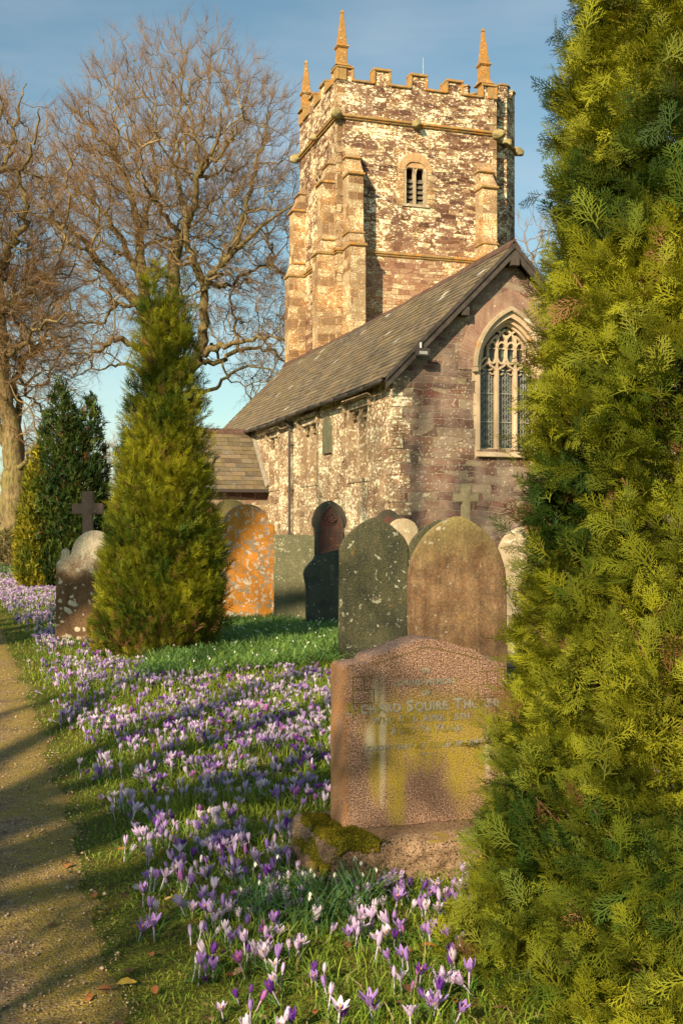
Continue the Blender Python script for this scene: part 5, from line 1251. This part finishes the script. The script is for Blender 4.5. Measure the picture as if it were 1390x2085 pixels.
# ================================================================== GRASS
M_grass = foliage_mat('grass_blades', .30, .6, .25)
def in_view(x, y, mg=.6):
    lim = np.abs(x) < (y*.31+mg); return lim
def blades(P, h, w, lean, col, rng, seg=2):
    n = len(P); a = rng.uniform(0, 2*pi, n); dx = np.stack([np.cos(a), np.sin(a), 0*a], 1); sx = np.stack([-np.sin(a), np.cos(a), 0*a], 1)
    b2 = rng.uniform(0, 2*pi, n)[:, None]; sx = sx*np.cos(b2)+dx*np.sin(b2)
    z = np.array([[0, 0, 1.]]); h = h[:, None]; w = w[:, None]; lean = lean[:, None]
    p0 = P; p1 = P+z*h*.45+dx*h*lean*.25; p2 = P+z*h*(.88-.22*lean)+dx*h*lean*.8; p3 = P+z*h*(1.0-.55*lean)+dx*h*lean*1.25
    V = np.stack([p0-sx*w, p0+sx*w, p1+sx*w, p1-sx*w, p2+sx*w*.7, p2-sx*w*.7, p3+sx*w*.08, p3-sx*w*.08], 1)
    i = np.arange(n)[:, None]*8; F = np.stack([i+[[0, 1, 2, 3]], i+[[3, 2, 4, 5]], i+[[5, 4, 6, 7]]], 1).reshape(-1, 4)
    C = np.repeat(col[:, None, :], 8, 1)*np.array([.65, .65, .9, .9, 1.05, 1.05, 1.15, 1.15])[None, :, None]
    return V.reshape(-1, 3), F, C.reshape(-1, 3)
def cl(x): return np.clip(x, 0, 1)
def plinth_mask(x, y):
    lx = (x-GX)*cos(YAW)+(y-GY)*sin(YAW); ly = -(x-GX)*sin(YAW)+(y-GY)*cos(YAW)
    return (lx > -.14) & (lx < w+.12) & (ly > -.19) & (ly < .33)
rngG = np.random.default_rng(77); VV, FF, CC = [], [], []; off = 0
def add_grass(n, y0, y1, hmin, hmax, wd, seedcol, xr=None, lean=(.1, 1.0), dens=None):
    global off
    y = rngG.uniform(y0, y1, n); x = rngG.uniform(-1, 1, n)*(y*.31+1.0) if xr is None else rngG.uniform(xr[0], xr[1], n)
    d = x-pathx(y); k = d > rngG.normal(-.03, .10, n)
    k &= ~plinth_mask(x, y)
    tuft = vnoise(np.stack([x, y, 0*x], 1), 2.6, 8)*.6+vnoise(np.stack([x, y, 0*x], 1), 9, 9)*.4
    k &= rngG.random(n) < .62+.5*tuft
    if dens is not None: k &= dens(x, y)
    x, y, d, tuft = x[k], y[k], d[k], tuft[k]; m_ = len(x)
    h = rngG.uniform(hmin, hmax, m_)*(1+.55*tuft)*np.clip(.42+d*1.0, .3, 1.0)
    P = np.stack([x, y, gz(x, y)-.003], 1)
    hue = cl(vnoise(P, 1.3, 12)*.5+.5+rngG.normal(0, .22, m_))[:, None]
    col = np.array([.10, .20, .020])*(1-hue)+np.array([.29, .36, .036])*hue; col *= rngG.uniform(.7, 1.3, (m_, 1))
    dead = rngG.random(m_) < .06; col[dead] = np.array([.33, .27, .13])
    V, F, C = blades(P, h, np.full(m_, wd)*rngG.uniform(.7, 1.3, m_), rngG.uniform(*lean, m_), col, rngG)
    VV.append(V); FF.append(F+off); CC.append(C); off += len(V)
add_grass(46000, 2.3, 4.6, .018, .052, .0016, 0)
add_grass(42000, 4.6, 7.5, .025, .070, .0022, 0)
add_grass(46000, 7.5, 13, .035, .085, .0036, 0)
add_grass(36000, 13, 30, .05, .10, .008, 0)
add_grass(26000, 2.5, 6.0, .055, .105, .0017, 0, dens=lambda x, y: (x-pathx(y)) > .28)
add_grass(26000, 6.0, 11.5, .05, .10, .0026, 0, dens=lambda x, y: (x-pathx(y)) > .25)
add_grass(60000, 2.5, 7.0, .008, .022, .0013, 0, dens=lambda x, y: np.abs(x-pathx(y)-.05) < .30)
add_grass(24000, 7.0, 13, .012, .03, .0024, 0, dens=lambda x, y: np.abs(x-pathx(y)-.05) < .30)
add_grass(16000, 30, 60, .06, .14, .02, 0)
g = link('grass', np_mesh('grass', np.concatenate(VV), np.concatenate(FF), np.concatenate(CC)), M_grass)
tag(g, 'short mossy green grass covering the churchyard', 'grass', kind='stuff')
# long snowdrop foliage between the clipped conifer and the pointed stones
VV, FF, CC = [], [], []; off = 0
def snow_region(n, poly_fn, y0, y1, x0, x1, h0, h1, wd, col):
    global off
    y = rngG.uniform(y0, y1, n); x = rngG.uniform(x0, x1, n); k = poly_fn(x, y) & ~plinth_mask(x, y)
    x, y = x[k], y[k]; m_ = len(x); P = np.stack([x, y, gz(x, y)-.004], 1)
    h = rngG.uniform(h0, h1, m_)*(1+.35*vnoise(P, 3.0, 15)); c = np.array(col)*rngG.uniform(.65, 1.35, (m_, 1)); yel = rngG.random(m_) < .25; c[yel] *= np.array([1.6, 1.3, .8])
    V, F, C = blades(P, h, np.full(m_, wd)*rngG.uniform(.7, 1.2, m_), rngG.uniform(.25, 1.15, m_), c, rngG)
    VV.append(V); FF.append(F+off); CC.append(C); off += len(V)
    return P
def px_of(x, y): return 695+FPX*x/y
def py_of(x, y): return HOR+FPX*EYE/y
def reg_mid(x, y):
    px, py = px_of(x, y), py_of(x, y); nz = 20*vnoise(np.stack([x*1.0, y*1.0, 0*x], 1), 1.1, 31)
    return (px > 395+nz+(py-1270)*-.9) & (px < 700+nz) & (py > 1262) & (py < 1392+nz-(px-400)*.10)
sp = snow_region(26000, reg_mid, 9.5, 17.5, -2.2, .2, .13, .24, .0052, (.14, .27, .075))
sp2 = snow_region(2600, lambda x, y: (px_of(x, y) > 440) & (px_of(x, y) < 760) & (((x+.12)/.26)**2+((y-3.93)/.30)**2 < 1), 3.5, 4.4, -.6, .35, .09, .17, .0030, (.075, .17, .065))
sp3 = snow_region(5000, lambda x, y: (px_of(x, y) < 60), 34, 42, -13.5, -9.5, .2, .36, .02, (.14, .22, .12))
g = link('snowdrop_leaves', np_mesh('snowdrop_leaves', np.concatenate(VV), np.concatenate(FF), np.concatenate(CC)), M_grass)
tag(g, 'long strappy grey-green snowdrop and daffodil leaves', 'leaves', kind='stuff')
# snowdrop flowers: white hanging bells
bm = MB()
for P in sp[rngG.choice(len(sp), 170, replace=False)].tolist()+sp2[rngG.choice(len(sp2), 14)].tolist():
    x, y, z = P; h = rngG.uniform(.14, .21) if y > 6 else rngG.uniform(.11, .16); s = 1.0 if y > 6 else .75
    bm.cyl((x, y, z), (x+.01, y, z+h), .0012*s, .0012*s, 3, (.10, .2, .05), caps=False)
    for k in range(3):
        a = k*2.1+x*50; c0 = Vector((x+.016, y, z+h)); o_ = Vector((cos(a), sin(a), 0))*.008*s; t_ = Vector((-sin(a), cos(a), 0))*.006*s
        bm.poly([c0, c0+o_+t_+Vector((0, 0, -.012*s)), c0+o_*1.3+Vector((0, 0, -.024*s)), c0+o_-t_+Vector((0, 0, -.012*s))], [(0, 1, 2, 3)], (.80, .80, .74))
o = bm.build('snowdrop_flowers', M_grass); tag(o, 'small white snowdrop flowers hanging among the long leaves', 'snowdrops', kind='stuff')

# ================================================================== CROCUSES
M_pet = foliage_mat('crocus_petals', .35, .5, .3)
PALS = {'pale lilac': ((.54, .42, .72), (.30, .15, .54), (.76, .68, .85)), 'lilac striped': ((.33, .17, .60), (.14, .04, .40), (.56, .42, .76)),
        'deep purple': ((.13, .03, .32), (.07, .012, .20), (.20, .06, .42)), 'magenta purple': ((.42, .12, .50), (.25, .04, .34), (.55, .26, .60)), 'white': ((.66, .58, .78), (.38, .24, .60), (.82, .79, .86))}
def petal(mb, ang, tw, opn, L, wmax, pal, nu, nv, base_z, inner=False, rg=None):
    """a cupped petal; opn 0 closed..1 wide open"""
    P = []; cols = []
    for i in range(nu+1):
        u = i/nu
        rr = .0024+(.0062*sin(pi*min(u*.96, 1))**.75*(1 if not inner else .72))*(1-opn*.3)+opn*(.034*u**1.4)+(.0016*u*sin(ang*2.3+1))
        zz = L*(u-opn*.32*u*u)
        half = wmax*(sin(pi*min(.08+(u**.8)*.91, 1))**.75)*(1-.1*u)
        for j in range(nv+1):
            v = (j/nv)*2-1; a = ang+v*half/(max(rr, .006))*.62 if opn < .25 else ang
            if opn < .25: x, y = rr*cos(a), rr*sin(a)
            else: x = rr*cos(ang)-v*half*sin(ang); y = rr*sin(ang)+v*half*cos(ang)
            zc = zz+(.003*(v*v)*opn)
            P.append((x, y, base_z+zc))
            stripe = (1 if abs(v) < .3 else .35)*(1-u*.5); c0, c1, c2 = pal
            f = cl(.75*stripe if u > .05 else 1); e = abs(v)
            cols.append(tuple(c1[k]*f*.8+(c0[k]*(1-e*.5)+c2[k]*e*.5)*(1-f*.8) for k in range(3)))
    n0 = len(mb.v); mb.v += P; mb.c += cols; mb.usecol = True
    for i in range(nu):
        for j in range(nv):
            q = n0+i*(nv+1)+j; mb.f.append((q, q+1, q+nv+2, q+nv+1))
def flower_mesh(pal, opn, seed, hi=True):
    rg = random.Random(seed); mb = MB(); L = rg.uniform(.040, .050); nu, nv = (6, 3) if hi else (3, 1)
    for k in range(3): petal(mb, k*2.094+rg.uniform(-.1, .1), 0, cl(opn+rg.uniform(-.06, .06)), L, (.0095 if opn < .25 else .0080), pal, nu, nv, 0)
    for k in range(3): petal(mb, 1.047+k*2.094+rg.uniform(-.1, .1), 0, cl(opn*.9), L*.97, .0085, pal, nu, nv, 0, True)
    if opn > .3: mb.cyl((0, 0, .004), (0, 0, .026), .0016, .0026, 5, (.85, .35, .02))
    me = mb.mesh('flower', uv=False); me.materials.append(M_pet); me.shade_smooth(); return me
def stem_mesh(h, pal):
    mb = MB(); mb.cyl((0, 0, -.012), (0, 0, h+.001), .0022, .0030, 6, tuple(.5*a+.35 for a in pal[0]), caps=False)
    me = mb.mesh('stem', uv=False); me.materials.append(M_pet); me.shade_smooth(); return me
def leaf_mesh(seed):
    rg = np.random.default_rng(seed); n = rg.integers(6, 11); P = np.concatenate([rg.normal(0, .006, (n, 2)), np.full((n, 1), -.008)], 1)
    V, F, C = blades(P, rg.uniform(.06, .12, n), np.full(n, .0014), rg.uniform(.2, 1.1, n), np.tile([[.10, .22, .034]], (n, 1))*rg.uniform(.7, 1.3, (n, 1)), rg)
    me = np_mesh('leaves', V, F, C); me.materials.append(M_grass); return me
PN = list(PALS); OPS = (0.0, .16, .42, .80)
FM = {(p, o): [flower_mesh(PALS[p], o, 100*i+j+k*7) for k in range(2)] for i, p in enumerate(PN) for j, o in enumerate(OPS)}
SH = (.035, .048, .062); SM = {(p, h): stem_mesh(h, PALS[p]) for p in PN for h in SH}; LM = [leaf_mesh(s) for s in range(8)]
# where they grow
rngC = np.random.default_rng(2024)
def crocus_density(x, y):
    px, py = px_of(x, y), py_of(x, y); d = x-pathx(y)
    dens = np.zeros_like(x)
    clump = .72+.7*vnoise(np.stack([x, y, 0*x], 1), 1.9, 41)+.75*vnoise(np.stack([x, y, 0*x], 1), 5.5, 42)
    A = (y < 11.3) & (y > 5.0) & (d > .09) & (px < 1040); dens[A] = 165
    B = (y <= 5.0) & (y > 2.85) & (d > .12) & (px < 960); dens[B] = 240
    Cc = (y >= 11.3) & (y < 30) & (d > .22) & (px < 345-(y-11.3)*8); dens[Cc] = 85
    C2 = (y >= 19) & (y < 30) & (d > .3) & (px < 130); dens[C2] = 90
    E = (y >= 30) & (y < 44) & (d > .3) & (px < 130); dens[E] = 25
    Fm = (y > 16.5) & (y < 18.8) & (px > 585) & (px < 640); dens[Fm] = 40
    right = (px > 1040) & (y < 9) & (y > 3); dens[right] = 60
    clump = np.where(y < 6.5, .75+.4*(clump-.72), clump)
    dens *= np.clip(clump, .15, 1.5)
    dens *= np.clip(d/.38, .25, 1)
    dens[reg_mid(x, y) & (py < 1375)] *= .04
    under = (((x-wx(335, 12.2))/.62)**2+((y-12.2)/.62)**2) < 1; dens[under] = 0
    dens[plinth_mask(x, y)] = 0
    thj = ((x-1.36)**2+(y-3.55)**2) < .72**2; dens[thj] = 0
    dens[(y < 3.6) & (x > .55)] *= .25
    return dens
NS = 200000; ys = np.sqrt(rngC.uniform(2.75**2, 44**2, NS)); 
# sample uniformly in the view wedge
wx_ = ys*.32+.25; xs = rngC.uniform(-1, 1, NS)*wx_; area = (44**2-2.75**2)*.32+.5*41
keep = rngC.random(NS) < crocus_density(xs, ys)*area/NS
xs, ys = xs[keep], ys[keep]
# each point becomes a little bunch
K = rngC.choice([1, 2, 3, 5], len(xs)); ix = np.repeat(np.arange(len(xs)), K); xs = xs[ix]+rngC.normal(0, .018, len(ix)); ys = ys[ix]+rngC.normal(0, .018, len(ix))
k = rngC.random(len(xs)) < .62; xs, ys, ix = xs[k], ys[k], ix[k]
k = ~plinth_mask(xs, ys) & (xs-pathx(ys) > .07); xs, ys, ix = xs[k], ys[k], ix[k]
o_ = np.argsort(ys); xs, ys, ix = xs[o_], ys[o_], ix[o_]
rb = np.random.default_rng(9); bunch_p = rb.random(len(area*0+np.arange(NS)))  # one colour leaning per bunch
def pick_colour(i, r): 
    b = bunch_p[i]; q = .75*b+.25*r
    return 'pale lilac' if q < .44 else 'lilac striped' if q < .66 else 'white' if q < .76 else 'deep purple' if q < .88 else 'magenta purple'
vis = (np.abs(px_of(xs, ys)-695) < 690) & (py_of(xs, ys)-FPX*.09/ys < 2080)
print('crocuses', len(xs), 'in view', int(vis.sum()), np.histogram(ys, [2.8, 3.5, 4, 4.5, 5, 6, 7, 9, 12, 20, 40])[0], w, area)
PG1, n_ind = [], 0
ST = {0.0: 'closed', .16: 'bud-shaped', .42: 'half-open', .80: 'wide-open'}
def zone(x, y):
    px, py = px_of(x, y), py_of(x, y)
    if px > 620 and py > 1800: return 'in the grass before the granite headstone'
    if py > 1950: return 'in the nearest grass at the bottom of the photo'
    if px < 430: return 'along the mossy path edge on the left'
    return 'in the dense drift left of the granite headstone'
rest = []
for i in range(len(xs)):
    x, y = float(xs[i]), float(ys[i]); r1, r2, r3, r4 = rngC.random(4)
    p = pick_colour(ix[i], r1); o_ = OPS[int(np.searchsorted((.22, .50, .82), r2))]
    
    h = SH[int(r3*3)]; z = gz1(x, y); tx = rngC.normal(0, .24); ty = rngC.normal(0, .24); s = rngC.uniform(.68, 1.06)
    if r4 < .08: tx = rngC.choice([-1.2, 1.2])
    if vis[i] and n_ind < 300:
        root = empty('crocus', (x, y, z), rngC.uniform(0, 6.28)); root.rotation_euler = (tx, ty, rngC.uniform(0, 6.28)); root.scale = (s, s, s)
        lab = f'{ST[o_]} {p} crocus {zone(x, y)}'; tag(root, lab, 'crocus', lab.replace('crocus', 'crocuses'))
        link('flower', FM[p, o_][i % 2], None, root, (0, 0, h)); link('stalk', SM[p, h], None, root); lf = link('leaves', LM[i % 8], None, root); n_ind += 1
    else: rest.append((x, y, z, tx, ty, s, p, o_, h))
# the rest of the drift as one mass
lo = {(p, o): flower_mesh(PALS[p], o, 7, hi=False) for p in PN for o in OPS}
def arr(me):
    V = np.array([v.co for v in me.vertices]); F = [tuple(f.vertices) for f in me.polygons if len(f.vertices) == 4]
    C = np.zeros(len(me.vertices)*4); me.color_attributes['Col'].data.foreach_get('color', C); return V, np.array(F), C.reshape(-1, 4)[:, :3]
LO = {k_: arr(v) for k_, v in lo.items()}; HI = {k_: arr(v[0]) for k_, v in FM.items()}; ST_ = {k_: arr(v) for k_, v in SM.items()}
VV, FF, CC = [], [], []; off = 0; LP, LH, LW = [], [], []
for (x, y, z, tx, ty, s, p, o_, h) in rest:
    near = y < 8; sc = s*(1 if y < 12 else 1+.015*(y-12)); M = np.array((Matrix.Rotation(rngC.uniform(0, 6.28), 3, 'Z') @ Matrix.Rotation(tx, 3, 'X') @ Matrix.Rotation(ty, 3, 'Y')))
    for (V, F, C), dz in ((HI[p, o_] if near else LO[p, o_], h), (ST_[p, h], 0)):
        VV.append(((V+[0, 0, dz])*sc) @ M.T+[x, y, z]); FF.append(F+off); CC.append(C); off += len(V)
    for q in range(3 if near else 2): LP.append((x+rngC.normal(0, .008), y+rngC.normal(0, .008), z-.005))
g = link('crocuses', np_mesh('crocuses', np.concatenate(VV), np.concatenate(FF), np.concatenate(CC)), M_pet, smooth=True)
tag(g, 'drift of lilac, white and purple crocuses carpeting the grass farther back', 'crocuses', kind='stuff')
LP = np.array(LP); n = len(LP); V, F, C = blades(LP, rngC.uniform(.06, .115, n), .0015*(1+LP[:, 1]/9), rngC.uniform(.2, 1.1, n), np.tile([[.11, .22, .034]], (n, 1))*rngC.uniform(.7, 1.4, (n, 1)), rngC)
g = link('crocus_leaves', np_mesh('crocus_leaves', V, F, C), M_grass); tag(g, 'narrow dark green crocus leaves among the flowers', 'leaves', kind='stuff')

# ================================================================== FALLEN LEAVES
def leaf_obj(shape, seed):
    rg = random.Random(seed); V = []; F = []; n = 7
    for i in range(n+1):
        u = i/n; hw = (.5*sin(pi*u)**.8*(1+.12*sin(u*19+seed)) if shape == 'beech' else .62*sin(pi*u**.9)**.6)*.5
        z = .10*sin(u*pi)*rg.uniform(.6, 1.3); V += [(u-.5, -hw, z+.10*hw), (u-.5, 0, z-.03), (u-.5, hw, z+.16*hw)]
    for i in range(n): q = i*3; F += [(q, q+3, q+4, q+1), (q+1, q+4, q+5, q+2)]
    V += [(-.75, .02, .04), (-.75, -.02, .04), (-.5, 0, 0)]; F.append((len(V)-3, len(V)-2, len(V)-1))
    me = bpy.data.meshes.new('fallen_leaf'); me.from_pydata(V, [], F); me.shade_smooth(); return me
LMAT = {'orange-brown': plain('orange_brown_leaf', (.30, .11, .03), .7, .3, .3, 60, .3), 'dark brown': plain('dark_brown_leaf', (.12, .055, .025), .7, .3, .3, 60, .3), 'yellow': plain('yellow_leaf', (.55, .36, .05), .6, .3, .2, 60, .3), 'pale tan': plain('pale_tan_leaf', (.38, .24, .13), .7, .3, .3, 60, .3)}
LV = {}
for k_, mt in LMAT.items():
    LV[k_] = []
    for s in range(2): me = leaf_obj('beech', s+len(LV)); me.materials.append(mt); LV[k_].append(me)
rl = random.Random(21); n_leaf = 0
spec = [(x, y, c_, s) for (x, y, c_, s) in ((wx(210, 3.94), 3.94, 'yellow', .058), (wx(90, 5.04), 5.04, 'dark brown', .045), (wx(122, 4.87), 4.87, 'dark brown', .04), (wx(146, 4.88), 4.88, 'yellow', .032), (wx(258, 3.32), 3.32, 'yellow', .062), (wx(108, 3.85), 3.85, 'dark brown', .035), (wx(192, 4.13), 4.13, 'orange-brown', .05))]
for _ in range(170):
    y = 2.95+rl.random()**1.4*6.5; x = float(pathx(y))+rl.uniform(-.15, .35)+(rl.random()**2)*1.9
    if plinth_mask(np.array([x]), np.array([y]))[0] or abs(px_of(x, y)-695) > 690: continue
    spec.append((x, y, rl.choice(['orange-brown', 'dark brown', 'pale tan', 'orange-brown', 'dark brown', 'dark brown']), rl.uniform(.028, .05)))
for i, (x, y, c_, s) in enumerate(spec):
    on = x-float(pathx(y)) < .05; where = 'lying on the mossy path' if on else 'among the grass and crocuses' if x-float(pathx(y)) > .5 else 'along the ragged path edge'
    o = link('fallen_leaf', LV[c_][i % 2], None, None, (x, y, gz1(x, y)+(.016 if on else rl.uniform(.012, .030))))
    o.rotation_euler = (rl.uniform(-.3, .3), rl.uniform(-.3, .3), rl.uniform(0, 6.28)); o.scale = (s, s, s)
    lab = ('curled yellow leaf ' if c_ == 'yellow' else f'small {c_} fallen leaf ')+where
    if i == 0: lab = 'large orange-yellow leaf curled on the path edge, left of the crocuses'
    elif i == 4: lab = 'flat yellow-green leaf on the shaded grass beside the nearest crocuses'
    tag(o, lab, 'leaf', f'{c_} leaves {where}')

# grit and small stones loose on the path
ng = 7000; gy_ = 2.6+rngC.random(ng)**1.3*9; gx2 = pathx(gy_)-np.abs(rngC.normal(0, .55, ng))+.03; gs = rngC.uniform(.0012, .0042, ng)*(1+rngC.random(ng)**8*1.6)
k = (gx2 > pathx(gy_)-1.7); gx2, gy_, gs = gx2[k], gy_[k], gs[k]; ng = len(gs)
O = np.array([[1, 0, 0], [0, 1, 0], [-1, 0, 0], [0, -1, 0], [0, 0, .8], [0, 0, -.8]], float); Fo = np.array([[0, 1, 4], [1, 2, 4], [2, 3, 4], [3, 0, 4], [1, 0, 5], [2, 1, 5], [3, 2, 5], [0, 3, 5]])
Vg = O[None]*gs[:, None, None]*rngC.uniform(.6, 1.4, (ng, 6, 1))+np.stack([gx2, gy_, gz(gx2, gy_)+.0135], 1)[:, None, :]
Fg = (np.arange(ng)[:, None, None]*6+Fo[None]).reshape(-1, 3); cg = np.repeat((np.array([[.30, .23, .15]])*rngC.uniform(.35, 1.7, (ng, 1))), 6, axis=0)
mg = Mat('grit', .9, .2); mg.base(mg.n('ShaderNodeAttribute', attribute_name='Col').outputs['Color'])
tag(link('grit', np_mesh('grit', Vg.reshape(-1, 3), Fg, cg), mg.m), 'loose grit and small stones scattered on the mossy path', 'grit', kind='stuff')
